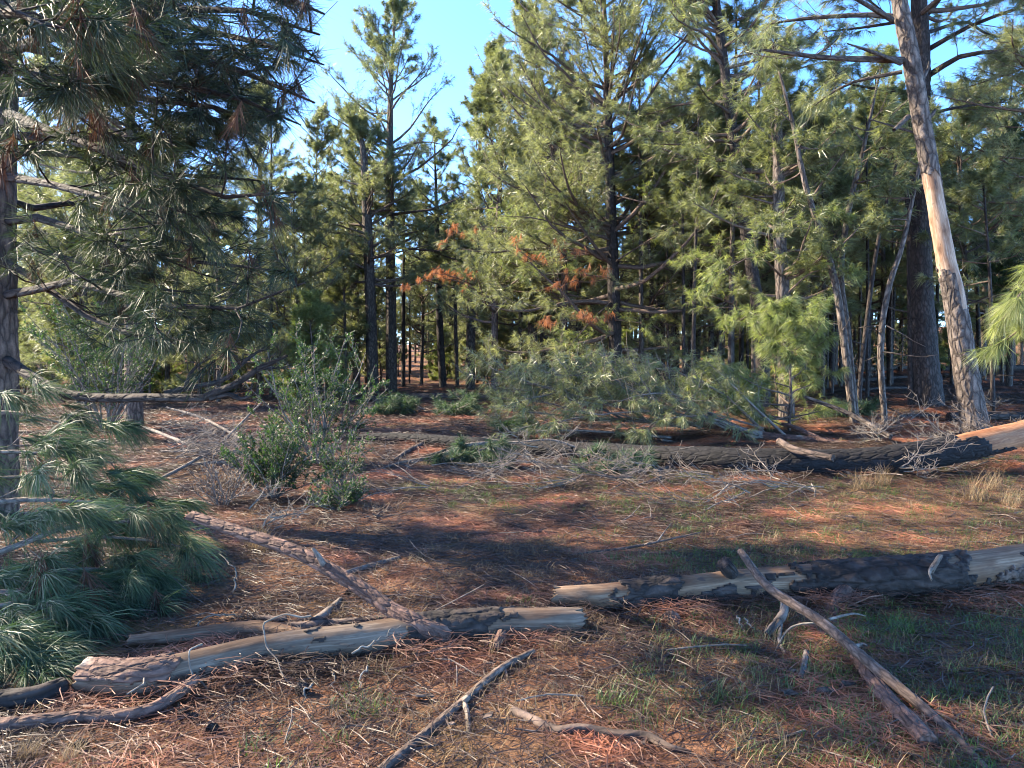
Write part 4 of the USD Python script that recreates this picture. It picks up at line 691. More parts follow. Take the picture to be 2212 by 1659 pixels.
stick('dead_branch', 'stubby pale stick standing in the grass by itself', [(1742, 1408, .015, .01), (1736, 1440, .016, 0), (1728, 1466, .014, 0)], 'twig_grey', 26, 14, 55, rough=.003)
stick('dead_branch', 'long crooked brown stick with side twigs pointing at the splintered log end', [(820, 1668, .022), (900, 1602, .022), (1000, 1516, .021), (1080, 1446, .019, .02), (1152, 1406, .014, .03)], 'twig_brown', 110, 16, 56, rough=.003,
      parts=[('twig', [(1003, 1516, .03, .014), (1010, 1545, .02, .012), (1012, 1580, .01, .011), (1010, 1622, .0, .007)], 'twig_grey'), ('twig', [(1088, 1440, .03, .009), (1094, 1458, .02, .007), (1100, 1485, 0, .004)], 'twig_brown'), ('stub', [(1000, 1516, .02, .018), (1008, 1509, .05, .016), (1013, 1505, .06, .012)], 'twig_grey'), ('twig', [(1088, 1436, .04, .01), (1110, 1424, .035, .009), (1150, 1412, .02, .005)], 'twig_brown')])
stick('dead_branch', 'short dark crooked stick lying at the lower edge of the view', [(1106, 1536, .022, .0), (1150, 1556, .024), (1200, 1578, .023), (1256, 1576, .025), (1330, 1588, .024), (1398, 1592, .022), (1440, 1612, .016), (1490, 1626, .009)], 'bark_brown', 90, 18, 57, rough=.004)
stick('dead_branch', 'red brown bark covered limb curving out from below the grey log', [(-60, 1576, .034), (60, 1562, .034), (170, 1550, .033), (270, 1546, .032), (330, 1530, .03), (380, 1500, .028, .02), (425, 1466, .026, .05)], 'bark_red', 110, 20, 58, rough=.004, bark=(.022, 3, .002))
stick('dead_branch', 'decayed tan branch lying just behind the weathered grey log', [(278, 1386, .036), (380, 1376, .04), (500, 1362, .046), (570, 1360, .05), (650, 1374, .042)], 'wood_tan', 70, 20, 59, broken=(.04, .05), rough=.006)
stick('dead_branch', 'dark straight branch lying behind the log below its raised branch', [(620, 1356, .03), (700, 1350, .03), (790, 1343, .03), (860, 1336, .03)], 'bark_brown', 50, 18, 60, rough=.003, bark=(.025, 2, .004))
stick('dead_branch', 'broken dark limb end showing under the fallen green bough', [(-60, 1520, .05), (60, 1506, .048), (140, 1482, .045)], 'bark_dark', 40, 18, 61, rough=.006)
stick('dead_branch', 'pale rod lying on straw beneath the green bough, before the tan branch', [(548, 1334, .018), (600, 1338, .02), (618, 1336, .018)], 'bark_brown', 20, 12, 62)
stick('dead_branch', 'stout stub of bark covered wood behind the dark straight branch', [(676, 1345, .03), (700, 1328, .028), (735, 1296, .02)], 'bark_pale', 30, 14, 63, broken=(.02, .02))
stick('dead_branch', 'thin weathered branch lying in the sunny patch of straw', [(1228, 1200, .012), (1350, 1184, .012, .02), (1440, 1166, .009, .06), (1512, 1150, .006, .1)], 'twig_brown', 50, 9, 64, parts=[('twig', [(1420, 1170, .06, .006), (1434, 1150, .12, .005), (1450, 1130, .2, .003)], 'twig_grey')])
stick('dead_branch', 'pale split branch on shaded straw beside the raised branch', [(738, 1240, .018), (800, 1222, .02), (862, 1204, .014)], 'twig_grey', 40, 10, 65)
stick('dead_branch', 'long thin dark rod lying flat on the grass before the long log', [(1860, 1316, .012), (1990, 1312, .013), (2120, 1318, .013), (2240, 1324, .012)], 'bark_dark', 60, 10, 66)
for k, (lb, pts) in enumerate([
    ('white bent twig standing in front of the grey log', [(672, 1330, .006, .28), (578, 1338, .008, .26), (574, 1375, .008, .18), (590, 1420, .008, .10), (632, 1492, .006, 0)]),
    ('pale hooked twig curling over the grey log near its bark patch', [(436, 1392, .006, .20), (408, 1404, .008, .2), (406, 1440, .008, .12), (430, 1472, .008, .05), (480, 1512, .007, .0), (530, 1532, .005, 0)]),
    ('slim pale twig lying across the grey log', [(760, 1412, .005, .17), (800, 1390, .006, .2), (866, 1352, .006, .24)]),
    ('small curved white twig on the straw below the log', [(712, 1448, .005, 0), (722, 1464, .006, .03), (706, 1490, .004, 0)]),
    ('tiny hooked pale twig beside a pine cone', [(676, 1476, .005, .05), (660, 1490, .006, .04), (650, 1524, .004, 0)]),
    ('arching pale twig behind the tan branch', [(428, 1370, .004, .0), (434, 1340, .006, .1), (470, 1328, .006, .12), (540, 1334, .004, .0)]),
    ('forked white stem in front of the green bough', [(505, 1290, .005, 0), (508, 1250, .006, .12), (500, 1222, .005, .2), (472, 1196, .004, .26)]),
    ('upright thin pale twig on the bare straw', [(794, 1438, .005, .06), (778, 1470, .006, .03), (790, 1500, .004, 0)]),
    ('white curved twig in the grass near the stubby stick', [(1592, 1330, .005, .07), (1602, 1355, .006, .03), (1618, 1375, .004, 0)]),
    ('slanting pale twig beside the white curved one', [(1608, 1336, .005, .06), (1635, 1366, .005, .0)])]):
    r = np.random.default_rng(80 + k); c_ = curve(on_ground(pts), 14); c_[1:-1, :3] += r.normal(0, .006, (12, 3)); c_[:, 3] = np.linspace(.0052, .0022, 14) * r.uniform(.8, 1.25, 14)
    stick('bare_twig', lb, c_, 'twig_white', 40, 7, 80 + k, cat='twig', rough=.0008, broken=(0, 0), world=True)

# a rust red chip of bark on the grass
r = np.random.default_rng(90); o = gpt(1450, 1338, .03); th = np.linspace(0, 6.283, 18)[:-1]; rad = .052 * (1 + .25 * (meshkit.noise(np.stack([np.cos(th) * 1.5, np.sin(th) * 1.5, 0 * th], -1) + 4, 1) - .5))
P = np.stack([rad * np.cos(th) * 1.15, .012 * np.cos(th * 2), rad * np.sin(th)], -1); Q = P + [0, .012, 0]; n = len(th); i = np.arange(n); j = (i + 1) % n
V = np.vstack([P, Q, [[0, -.008, 0], [0, .014, 0]]]) @ np.array([[1, 0, 0], [0, .86, .5], [0, -.5, .86]]).T + o
bc = put('bark_chip', V, np.vstack([np.stack([i, j, i * 0 + 2 * n], 1), np.stack([j + n, i + n, i * 0 + 2 * n + 1], 1), np.stack([j, i, i + n], 1), np.stack([j, i + n, j + n], 1)]), 'bark_red', None, V * [1, 1, 1], smooth=False); tag(bc, 'rust orange flake of bark lying on the grass near the log', 'bark chip')

# ---- the big dark fallen trunk across the middle
c = on_ground([(735, 948, 0.0558), (800, 947, 0.0791), (880, 949, 0.0977), (1060, 963, 0.1256), (1250, 976, 0.1442), (1450, 989, 0.1581), (1650, 998, 0.1767), (1830, 1000, 0.1814), (1980, 986, 0.1814, .10), (2120, 957, 0.1814, .25), (2230, 931, 0.1767, .38), (2400, 890, 0.1674, .6)])
dep = lambda px: float(np.interp(px, 1106 + FPX * c[:, 0] / c[:, 1], c[:, 1]))
print('log depth', [round(dep(x), 2) for x in (800, 1060, 1250, 1450, 1650, 1830, 2120)])
o = c[6, :3].copy(); o[2] = 0; big_log = thing('fallen_tree', 'big fallen dark trunk lying the whole way across the clearing', 'fallen tree', o)
BLOG = c.copy(); (V, F, R), L = log(c - np.r_[o, 0], 330, 44, .006, 27, broken=(.03, .03)); put('trunk', V, F, 'wood_orange', big_log, R, label='bare orange wood at its thick end')
S, T = L['S'], L['T']; nz = meshkit.fbm(L['rest'] * [5, 5, 3], 4, 26); up = L['nr'][..., 2]
put_bark(shell(L, S < s_px(L, o, 2135) + 1.3 * (nz - .5) - .35 * up, .02, 46, .06, 2.0), 'bark_black', big_log, 'near black plated bark')
for pp, mt in [([(1068, 956, 12.9, .03), (1007, 963, 12.7, .042), (942, 992, 12.2, .036), (870, 1028, 11.5, .028), (802, 1067, 10.6, .012)], 'twig_grey'), ([(982, 974, 13.0, .04), (950, 998, 12.4, .034), (917, 1021, 11.9, .02)], 'bark_pale'), ([(914, 972, 14, .05), (880, 1000, 13, .045), (852, 1021, 12, .03)], 'bark_brown'),
               ([(1452, 1010, 10.9, .04), (1417, 1035, 10.4, .04), (1424, 1058, 9.9, .036), (1395, 1072, 9.6, .03), (1370, 1078, 9.5, .016)], 'bark_brown'), ([(1682, 952, 11.4, .045), (1718, 972, 11.1, .05), (1800, 990, 10.7, .045)], 'bark_brown'), ([(1560, 1018, 10.6, .018), (1580, 995, 10.5, .02), (1610, 985, 10.5, .02)], 'bark_dark'),
               ([(1250, 968, 12, .02), (1190, 950, 12.1, .018), (1110, 955, 12.2, .014), (1040, 945, 12.4, .006)], 'twig_grey'), ([(1420, 985, 11.1, .02), (1330, 1000, 10.9, .016), (1240, 980, 11, .012), (1180, 990, 11, .005)], 'twig_grey')]:
    sh = dep(pp[0][0]) - .08 - pp[0][2]; w = np.array([np.r_[pix(x, y, d + sh), rr] for x, y, d, rr in pp]) - np.r_[o, 0]; w[:, 2] = np.maximum(w[:, 2], gz(w[:, 0] + o[0], w[:, 1] + o[1]) + w[:, 3] * .6); (V, F, R), _ = log(w, 36, 12, .003, 6, broken=(0, .02)); put('branch', V, F, mt, big_log, R)
def spray(rng, roots, dirs, L, twist=.2, up=-.05, sec=7, twig=3, r0=.008, l2=.42, m=7):
    B = grow(np.array(roots), np.array(dirs), np.array(L), m, rng, up, twist); R = np.linspace(1, .3, m) * np.full((len(L), 1), r0)
    return branch_out(rng, B, R, np.array(L), sec, twig, 0.0, .15, .1, l2)
def clamp_down(P, lift=.0):
    z = gz(P[..., 0], P[..., 1]) + .006; P = P.copy(); P[..., 2] = np.maximum(P[..., 2], z); return P
def dead_spray(label, pts, L, n, mat, seed, heading, cat='branch', r0=.008, h=.12, group=None, fan=.5, up=-.3):
    r = np.random.default_rng(seed); o = gpt(*pts); q = o + [0, 0, h]; a = math.radians(heading) + r.normal(0, fan, n); e = r.normal(.12, .18, n)
    b = spray(r, np.repeat(q[None], n, 0) + r.normal(0, .06, (n, 3)), np.stack([np.cos(a) * np.cos(e), np.sin(a) * np.cos(e), np.sin(e)], -1), L * r.uniform(.5, 1.1, n), r0=r0, up=up)
    t = thing('dead_branch', label, cat, o, group)
    V, F, R = join([tubes(clamp_down(b['limb'][0]), b['limb'][1], 6), tubes(clamp_down(b['sec'][0]), b['sec'][1] * .6, 4)]); put('stem', V, F, mat, t, R, origin=o)
    V, F, R = tubes(clamp_down(b['twig'][0]), b['twig'][1] * .65, 3); put('twig_spray', V, F, mat, t, R, origin=o)
for k, (lb, pt, L_, n, mt, hd, h) in enumerate([
    ('grey twiggy dead branch in front of the dark trunk where it thins', (1010, 1040), 1.6, 5, 'twig_grey', 0, .15), ('upright pale rootlike twig cluster under the middle of the dark trunk', (1140, 1050), .9, 7, 'twig_white', 260, .42),
    ('wide grey twig tangle pressed flat before the dark trunk', (1240, 1055), 1.8, 6, 'twig_grey', 170, .15), ('low brown twig tangle beside the curled branch of the dark trunk', (1350, 1060), 1.5, 5, 'twig_brown', 190, .12),
    ('pale forked brush lying on grass before the thick part of the dark trunk', (1600, 1085), 1.3, 5, 'twig_white', 200, .12), ('grey brush with long bare shoots near the pale forked brush', (1690, 1080), 1.2, 5, 'twig_grey', 170, .2),
    ('dark thin dead branch lying on the grass by the pale brush', (1500, 1115), 1.0, 3, 'twig_brown', 150, .05), ('grey dead branch with fine shoots sloping from the dark trunk to the straw', (930, 1070), 1.5, 4, 'twig_grey', 190, .12),
    ('small pale twig cluster before the raised end of the dark trunk', (2000, 1030), .9, 5, 'twig_white', 60, .1), ('tan dead shoots at the raised end of the dark trunk', (2130, 1020), 1.0, 6, 'twig_white', 150, .25), ('grey bare shoots behind the dark trunk below the leaning pine', (1900, 965), .9, 8, 'twig_white', 90, .1),
    ('fine bare shoots behind the raised broken branch', (570, 1150), .7, 6, 'twig_white', 60, .1), ('thin bare dead branch lying near the small ground hugging shrub', (800, 1120), .8, 3, 'twig_brown', 20, .05)]):
    dead_spray(lb, pt, L_, n, mt, 900 + k, hd, h=h)
for k, (px, py, L_, n, hd, h, lb) in enumerate([(880, 1012, 1.5, 3, 20, .2, 'dead twig spray on straw where the dark trunk is thinnest'), (960, 1030, 1.4, 3, 350, .3, 'dead twig spray leaning up to the dark trunk past its thinnest part'), (1080, 1030, 1.3, 3, 190, .35, 'arching dead twig spray before the green bough under the dark trunk'), (1190, 1035, 1.6, 4, 10, .3, 'long dead twig spray lying beside the pale rootlike cluster'), (1300, 1045, 1.4, 6, 0, .25, 'dead twig spray before the curled branch of the dark trunk'), (1390, 1030, 1.1, 6, 200, .3, 'dead twig spray standing at the curled branch'), (1530, 1050, 1.2, 5, 170, .15, 'dead twig spray close before the thick part of the dark trunk'), (1760, 1065, 1.1, 5, 190, .12, 'dead twig spray on grass before the lowest part of the dark trunk'), (1960, 1050, .9, 7, 30, .25, 'tan dead twig spray before the rising end of the dark trunk'), (2060, 1000, .9, 8, 100, .35, 'upright tan dead shoots under the rising end of the dark trunk'), (2180, 1000, 1.0, 8, 160, .4, 'tan dead shoots under the orange broken end of the dark trunk'), (2150, 900, .8, 8, 90, .25, 'bare shoots behind the orange broken end'), (1960, 945, .9, 9, 70, .25, 'dense bare shoots just behind the dark trunk beside the leaning pine'), (1440, 905, 1.2, 5, 190, .5, 'dead twig spray at the root end of the fallen crown'), (440, 1030, 1.2, 7, 10, .3, 'dead twig spray in the lower part of the crossed brush'), (350, 960, 1.2, 7, 350, .35, 'dead twig spray at the sunny end of the crossed brush'), (490, 1050, .9, 7, 30, .3, 'dead twig spray at the foot of the dark dense shrub')]):
    dead_spray(lb, (px, py), L_, n, ['twig_grey', 'twig_white'][k % 2], 980 + k, hd, h=h * (.4 if k < 8 else 1), up=-.6 if k < 8 else -.3)
# grey brush pile in the clearing
for k, (lb, pts) in enumerate([('pale dead pole, upper one of the crossed brush', [(300, 920, .02, .25), (335, 931, .03, .22), (446, 977, .026, .05)]), ('long thin dead branch arching over the crossed brush', [(360, 880, .02, .55), (430, 900, .026, .42), (497, 934, .024, .2), (540, 960, .018, .05)]), ('dead branch rising steeply out of the crossed brush', [(455, 980, .028, .0), (500, 935, .024, .3), (565, 869, .012, .75)]),
    ('dead branch sloping down to the straw from the crossed brush', [(331, 1042, .022, 0), (390, 1012, .026, .05), (455, 975, .022, .16)]), ('short thick bleached log beside the green bough', [(228, 1054, .05), (270, 1049, .045)]), ('straight dead pole through the crossed brush', [(350, 975, .02, .05), (440, 974, .025, .1), (530, 978, .02, .05)]), ('lowest grey dead branch of the crossed brush', [(385, 1008, .02), (450, 1000, .024, .03), (515, 998, .018)])]):
    stick('dead_branch', lb, pts, 'twig_grey', 30, 9, 100 + k)
for k, (px, py, L_, hd) in enumerate([(400, 990, 1.3, 20), (470, 985, 1.4, 160), (520, 1000, 1.2, 180), (420, 940, 1.3, 0), (370, 1020, 1.0, 30)]):
    dead_spray(['low twig fan on the sunny side of the crossed brush', 'twig fan inside the crossed brush', 'twig fan between the brush and the dark dense shrub', 'twig fan on top of the crossed brush', 'loose twig fan on straw below the crossed brush'][k], (px, py), L_, 6, 'twig_grey', 950 + k, hd, h=.25)

# ---- the fallen pine crown
r = np.random.default_rng(45); o = gpt(1650, 960)
fallen = thing('fallen_pine', 'fallen pine crown, a tangle of grey twigs and green needles behind the dark trunk', 'fallen tree', o)
def trunk_px(pp, mt, lab=None, par=fallen, org=o, n=60, name='trunk', sides=14):
    w = np.array([np.r_[pix(x, y, d), rr] for x, y, d, rr in pp]) - np.r_[org, 0]; (V, F, R), _ = log(w, n, sides, .004, 8, bark=(.04, 2, .006), broken=(.03, .0)); put(name, V, F, mt, par, R, label=lab)
trunk_px([(1900, 985, 13.1, .10), (1866, 974, 13.4, .10), (1776, 957, 13.9, .095), (1650, 942, 14.4, .085), (1560, 922, 14.9, .075), (1416, 909, 15.5, .055), (1250, 905, 15.9, .03)], 'bark_red')
trunk_px([(1714, 974, 13.4, .06), (1600, 972, 13.7, .055), (1524, 969, 14.0, .05), (1416, 949, 14.5, .03)], 'bark_red', name='branch')
trunk_px([(1790, 958, 13.7, .05), (1720, 925, 14.4, .045), (1690, 915, 14.8, .03)], 'bark_red', name='branch')
CR = [[(1500, 918, 14.9, .03), (1320, 873, 14.7, .022), (1176, 837, 14.5, .014), (1060, 795, 14.3, .006)], [(1620, 933, 14.5, .035), (1500, 880, 14.7, .026), (1380, 830, 14.9, .016), (1240, 790, 15.1, .006)], [(1650, 935, 14.5, .035), (1560, 850, 15.1, .026), (1450, 800, 15.5, .016), (1350, 790, 15.9, .006)],
      [(1480, 918, 15.1, .03), (1250, 900, 14.9, .02), (1080, 885, 14.7, .006)], [(1450, 945, 14.4, .03), (1250, 930, 14.4, .02), (1070, 935, 14.5, .006)], [(1700, 945, 14.2, .035), (1620, 870, 14.4, .025), (1560, 810, 14.5, .015), (1530, 785, 14.6, .006)], [(1400, 909, 15.5, .03), (1300, 850, 15.7, .02), (1200, 800, 15.9, .012), (1120, 790, 16.0, .006)],
      [(1560, 922, 14.9, .03), (1480, 860, 14.4, .02), (1400, 850, 14.0, .012), (1330, 870, 13.7, .006)], [(1300, 905, 15.8, .025), (1180, 870, 16.1, .018), (1060, 860, 16.3, .006)], [(1600, 930, 14.6, .03), (1440, 890, 14.1, .02), (1300, 895, 13.8, .012), (1180, 915, 13.6, .006)], [(1350, 907, 15.6, .025), (1230, 850, 15.1, .015), (1110, 820, 14.7, .006)], [(1640, 940, 14.4, .03), (1520, 900, 13.9, .02), (1440, 905, 13.5, .01), (1380, 925, 13.3, .006)]]
CR += [[(1600 - 30 * k + r.integers(-60, 60), 925, 14.4, .022), (1500 - 45 * k, 880 - 14 * (k % 5), 14.6, .016), (1410 - 50 * k, 840 - 12 * (k % 4), 14.8, .011), (1300 - 52 * k, 850 - 10 * (k % 3), 15, .005)] for k in range(6)]
CR = [[(float(x), float(y), d_, q) for x, y, d_, q in l] for l in CR]
b = limbs_px(r, CR, 13, sec=12, twig=4, thin=.65, p_start=.1, side_up=.22, l2=.36)
b['sec'] = (b['sec'][0], b['sec'][1] * .8); b['twig'] = (b['twig'][0], b['twig'][1] * 1.25); dress(fallen, o, b, r, KIT_FALL, 'needles_grey', .12, twigs='twig_grey', sc=.95)
# broken stick sloping beside it, and the sunny young pine
stick('dead_branch', 'sloping broken pole leaning out of the sunny young pine', [np.r_[pix(1740, 858, 14.9), .033], np.r_[pix(1830, 892, 14.2), .045], np.r_[pix(1924, 944, 13.4), .05]], 'bark_pale', 50, 14, 70, world=True)
r = np.random.default_rng(46); o = gd(1705, 15.4); t = thing('young_pine', 'sunny yellow green young pine beside the pale trunk with broken top', 'young pine', o)
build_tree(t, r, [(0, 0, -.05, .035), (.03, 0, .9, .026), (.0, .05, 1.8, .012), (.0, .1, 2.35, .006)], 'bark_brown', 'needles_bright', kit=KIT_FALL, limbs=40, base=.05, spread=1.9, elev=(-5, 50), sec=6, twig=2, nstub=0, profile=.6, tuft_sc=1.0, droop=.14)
r = np.random.default_rng(47); o = gd(1535, 16.5); t = thing('young_pine', 'small bright pine seedling at the top end of the fallen crown', 'young pine', o)
build_tree(t, r, [(0, 0, -.05, .02), (.03, 0, .6, .016), (.0, .05, 1.3, .006)], 'bark_brown', 'needles_bright', kit=KIT_FALL, limbs=12, base=.55, spread=.6, elev=(0, 50), sec=4, twig=1, nstub=0, droop=.12)

# ---- logs and boughs lying farther back
stick('fallen_log', 'straight dark fallen pole in the clearing behind the tall loose shrub', [np.r_[pix(752, 864, 27.5), .06], np.r_[pix(850, 857, 27), .085], np.r_[pix(950, 855, 26.5), .095], np.r_[pix(1062, 856, 26), .10]], 'bark_dark', 60, 14, 71, cat='log', world=True)
for k, (px, py, L_, hd, lb) in enumerate([(800, 895, 1.2, 10, 'dark green fallen bough below the straight dark pole'), (905, 896, 1.1, 160, 'second dark green fallen bough, toward the end of the dark pole'), (960, 900, 1.4, 20, 'small fallen bough with bare twigs on the sunny grass'), (1120, 930, .5, 170, 'green bough lying against the dark trunk'), (1010, 1008, .45, 0, 'deep green bough pushed under the dark trunk'), (1300, 1026, .45, 10, 'green bough showing below the thick part of the dark trunk'), (1820, 905, 1.0, 30, 'blue green bough behind the sloping broken pole')]):
    r = np.random.default_rng(960 + k); o = gpt(px, py); n = 7; a = math.radians(hd) + r.normal(0, .7, n)
    B = grow(np.repeat(o[None] + [[0, 0, .12]], n, 0) + r.normal(0, .12, (n, 3)) * [2, 1.5, .5], np.stack([np.cos(a), np.sin(a), r.normal(.12, .12, n)], -1), L_ * r.uniform(.5, 1, n), 6, r, -.1, .15)
    b = branch_out(r, B, np.linspace(.016, .005, 6) * np.ones((n, 1)), np.full(n, L_), 7, 2, .9, .1, .1, .35); b['pos'] = clamp_down(b['pos'])
    for q in ('limb', 'sec', 'twig'): b[q] = (clamp_down(b[q][0]), b[q][1])
    t = thing('fallen_bough', lb, 'bough', o); dress(t, o, b, r, KIT_FALL if py > 940 else KIT_MID, 'needles_blue', .08, twigs='twig_grey')
for k, (x0, y0, x1, y1, d0, d1, rr, mt, lb) in enumerate([(1722, 776, 1960, 768, 38, 40, .15, 'twig_grey', 'grey fallen log uphill behind the thin crooked pines'), (2030, 762, 2240, 760, 38, 40, .17, 'bark_dark', 'dark fallen log uphill right of the leaning trunk'), (2040, 778, 2130, 790, 33, 32, .13, 'bark_grey', 'short grey log end uphill beyond the leaning trunk'), (1800, 800, 1960, 786, 30, 32, .1, 'bark_dark', 'dark fallen pole between the crooked pines and the plated trunk'), (1850, 835, 1970, 826, 26, 27, .07, 'bark_dark', 'thin dark fallen pole before the plated trunk'), (2050, 905, 2260, 912, 17, 17, .11, 'bark_dark', 'dark rotting log on the straw beside the leaning pine'), (1940, 895, 2030, 900, 17.5, 17.5, .07, 'bark_dark', 'short dark log at the foot of the plated trunk')]):
    a, b_ = gd(x0, d0, rr * .8), gd(x1, d1, rr * .8); m = (a + b_) / 2 + [0, 0, .03]
    stick('fallen_log', lb, [np.r_[a, rr], np.r_[m, rr * .95], np.r_[b_, rr * .8]], mt, 40, 14, 110 + k, cat='log', world=True, rough=.01, broken=(.04, .04))

# ---- the green bough lying nearest, blue green long needles
r = np.random.default_rng(48); o = gpt(60, 1430)
bough = thing('fallen_bough', 'big fallen pine bough with long blue green needles lying nearest to view', 'bough', o)
FB = [[(-120, 1230, 4.9, .03), (0, 1194, 5.0, .022), (120, 1146, 5.2, .018), (230, 1128, 5.4, .013), (330, 1130, 5.6, .008)], [(-140, 1300, 4.6, .03), (0, 1280, 4.7, .02), (140, 1270, 4.8, .014), (260, 1262, 5.0, .007)], [(-150, 1000, 6.6, .03), (0, 975, 6.6, .02), (130, 985, 6.6, .014), (250, 1000, 6.6, .006)],
      [(-140, 1100, 5.8, .03), (40, 1080, 5.9, .02), (200, 1085, 6.0, .014), (370, 1110, 6.1, .006)], [(-140, 1400, 4.3, .03), (-20, 1360, 4.4, .02), (90, 1340, 4.5, .012), (190, 1350, 4.6, .006)], [(-150, 1480, 4.0, .03), (-40, 1430, 4.1, .02), (50, 1400, 4.15, .012), (120, 1430, 4.2, .006)], [(-140, 1560, 3.9, .02), (-50, 1500, 3.95, .016), (30, 1460, 4.0, .012), (100, 1490, 4.0, .006)], [(-60, 1330, 4.5, .02), (40, 1300, 4.6, .015), (150, 1320, 4.7, .01), (240, 1380, 4.7, .005)], [(60, 1240, 5.2, .02), (200, 1230, 5.3, .015), (320, 1240, 5.4, .01), (410, 1275, 5.45, .005)],
      [(40, 1330, 4.7, .02), (160, 1310, 4.9, .014), (270, 1320, 5.0, .01), (350, 1345, 5.05, .005)], [(-100, 900, 7.2, .03), (20, 890, 7.2, .02), (120, 910, 7.2, .012), (240, 935, 7.1, .006)], [(-100, 1040, 6.2, .02), (60, 1030, 6.3, .015), (180, 1040, 6.3, .01), (280, 1055, 6.3, .005)], [(80, 1170, 5.5, .015), (220, 1160, 5.6, .012), (340, 1170, 5.7, .008), (420, 1190, 5.7, .004)]]
b = limbs_px(r, FB, 5, sec=9, twig=2, thin=.5, p_start=.1, side_up=-.3, l2=.34)
b['dir'] = nrm(b['dir'] * .7 + np.array([.55, -.15, -.35])); b['pos'] = clamp_down(b['pos']) + [0, 0, .05]
dress(bough, o, b, r, KIT_HERO, 'needles_blue', .11, twigs='twig_grey', dead=.03)

# ------------------------------------------------------------------ pine cones
def cone_mesh(rng):
    V, F, n = [], [], 0
    L, ns = .075, 90
    for i in range(ns):
        t = (i + .5) / ns; a = i * 2.39996; z = L * t; rr = .026 * math.sin(math.pi * (.12 + .80 * t) ** .85) + .003; w, l = .0075 * (1.1 - .5 * t), .013
        u = np.array([math.cos(a), math.sin(a), 0]); v = np.array([-math.sin(a), math.cos(a), 0]); k = np.array([0, 0, 1.0]); b = u * rr * .45 + k * z; tip = u * (rr + .006) + k * (z + .006 - .006 * t)
        V += [b - v * w * .5, b + v * w * .5, tip + v * w * .8, tip - v * w * .8, tip + u * .003 - k * .003, b - k * .003]; F += [[n, n + 1, n + 2], [n, n + 2, n + 3], [n + 3, n + 2, n + 4], [n + 1, n, n + 5], [n + 1, n + 5, n + 4], [n + 1, n + 4, n + 2], [n, n + 3, n + 4], [n, n + 4, n + 5]]; n += 6
    core, cf, _ = tubes(np.array([[[0, 0, 0], [0, 0, L * .5], [0, 0, L]]]), np.array([[.012, .014, .004]]), 8)
    return np.vstack([np.array(V), core]), np.vstack([np.array(F), cf + n])
first = None
for k, (px, py, rz, tl, lb) in enumerate([(655, 1490, 200, 25, 'open dark pine cone below the white bent twig'), (168, 1608, 100, 85, 'dark pine cone half hidden in straw by the red brown limb'), (458, 1572, 30, 70, 'pine cone on straw under the hooked pale twig'), (752, 1278, 60, 80, 'pine cone beside the raised branch of the grey log'), (392, 1540, 140, 80, 'flat dark pine cone near the end of the red brown limb'), (420, 1548, 250, 75, 'weathered pine cone touching the flat dark one')]):
    q = gpt(px, py, .02)
    if first is None:
        first = thing('pine_cone', lb, 'pine cone', q); V, F = cone_mesh(None); T_ = math.radians(25); put('scales', V @ np.array([[1, 0, 0], [0, math.cos(T_), -math.sin(T_)], [0, math.sin(T_), math.cos(T_)]]).T - [0, 0, .02], F, 'bark_dark', first, V, smooth=False)
    else: copy_of(first, lb, q, rz, 1.0 - .05 * k, None, tl)

# ------------------------------------------------------------------ straw, grass and small litter
def litter_tile(n, size, length, width, seed, lift=.03, segs=2):
    """A square of fallen needles, lying across each other every way, in drifts."""
    g = np.random.default_rng(seed); p = np.stack([*(g.random((2, n)) - .5) * size, g.random(n) ** 1.6 * lift], -1); p[:, 2] += .02 * (meshkit.noise(np.stack([p[:, 0] * 4, p[:, 1] * 4, 0 * p[:, 0]], -1) + 9, seed) - .35)
    h = g.random(n) * 6.283; l = length * g.uniform(.45, 1.1, n); bend = g.normal(0, .5, n); tilt = g.normal(.02, .09, n); w = width * g.uniform(.6, 1.3, n) / 2; roll = g.normal(0, .6, n); V = []
    for q in range(segs + 1):
        if q: p = p + np.stack([np.cos(h) * np.cos(tilt), np.sin(h) * np.cos(tilt), np.sin(tilt)], -1) * (l / segs)[:, None]; h = h + bend / segs; tilt = tilt - .08
        s = np.stack([-np.sin(h) * np.cos(roll), np.cos(h) * np.cos(roll), np.sin(roll)], -1) * (w * (1 if q < segs else .3))[:, None]; V += [p + s, p - s]
    V = np.stack(V, 1).reshape(-1, 3); f = np.vstack([[[2 * q, 2 * q + 3, 2 * q + 1], [2 * q, 2 * q + 2, 2 * q + 3]] for q in range(segs)])
    return V, (f[None] + (np.arange(n) * 2 * (segs + 1))[:, None, None]).reshape(-1, 3)
def blade_kit(n, size, hlo, hhi, width, seed, lean=.5):
    g = np.random.default_rng(seed); V, F = [], []
    for i in range(n):
        rr = size * math.sqrt(g.random()); a = g.random() * 6.283; p = np.array([rr * math.cos(a), rr * math.sin(a), 0]); h = g.random() * 6.283; l = g.uniform(hlo, hhi); e = 1.5 - abs(g.normal(0, lean)); w = width * g.uniform(.6, 1.2) / 2; o = len(V); s = np.array([-math.sin(h), math.cos(h), 0]) * w
        for q in range(3):
            if q: p = p + np.array([math.cos(h) * math.cos(e), math.sin(h) * math.cos(e), math.sin(e)]) * l / 3; e -= g.uniform(.1, .6)
            V += [p + s * (1 - .25 * q), p - s * (1 - .25 * q)]
        V.append(p + np.array([math.cos(h) * math.cos(e), math.sin(h) * math.cos(e), math.sin(e)]) * l / 3)
        F += [[o, o + 1, o + 3], [o, o + 3, o + 2], [o + 2, o + 3, o + 5], [o + 2, o + 5, o + 4], [o + 4, o + 5, o + 6]]
    return np.array(V), np.array(F)
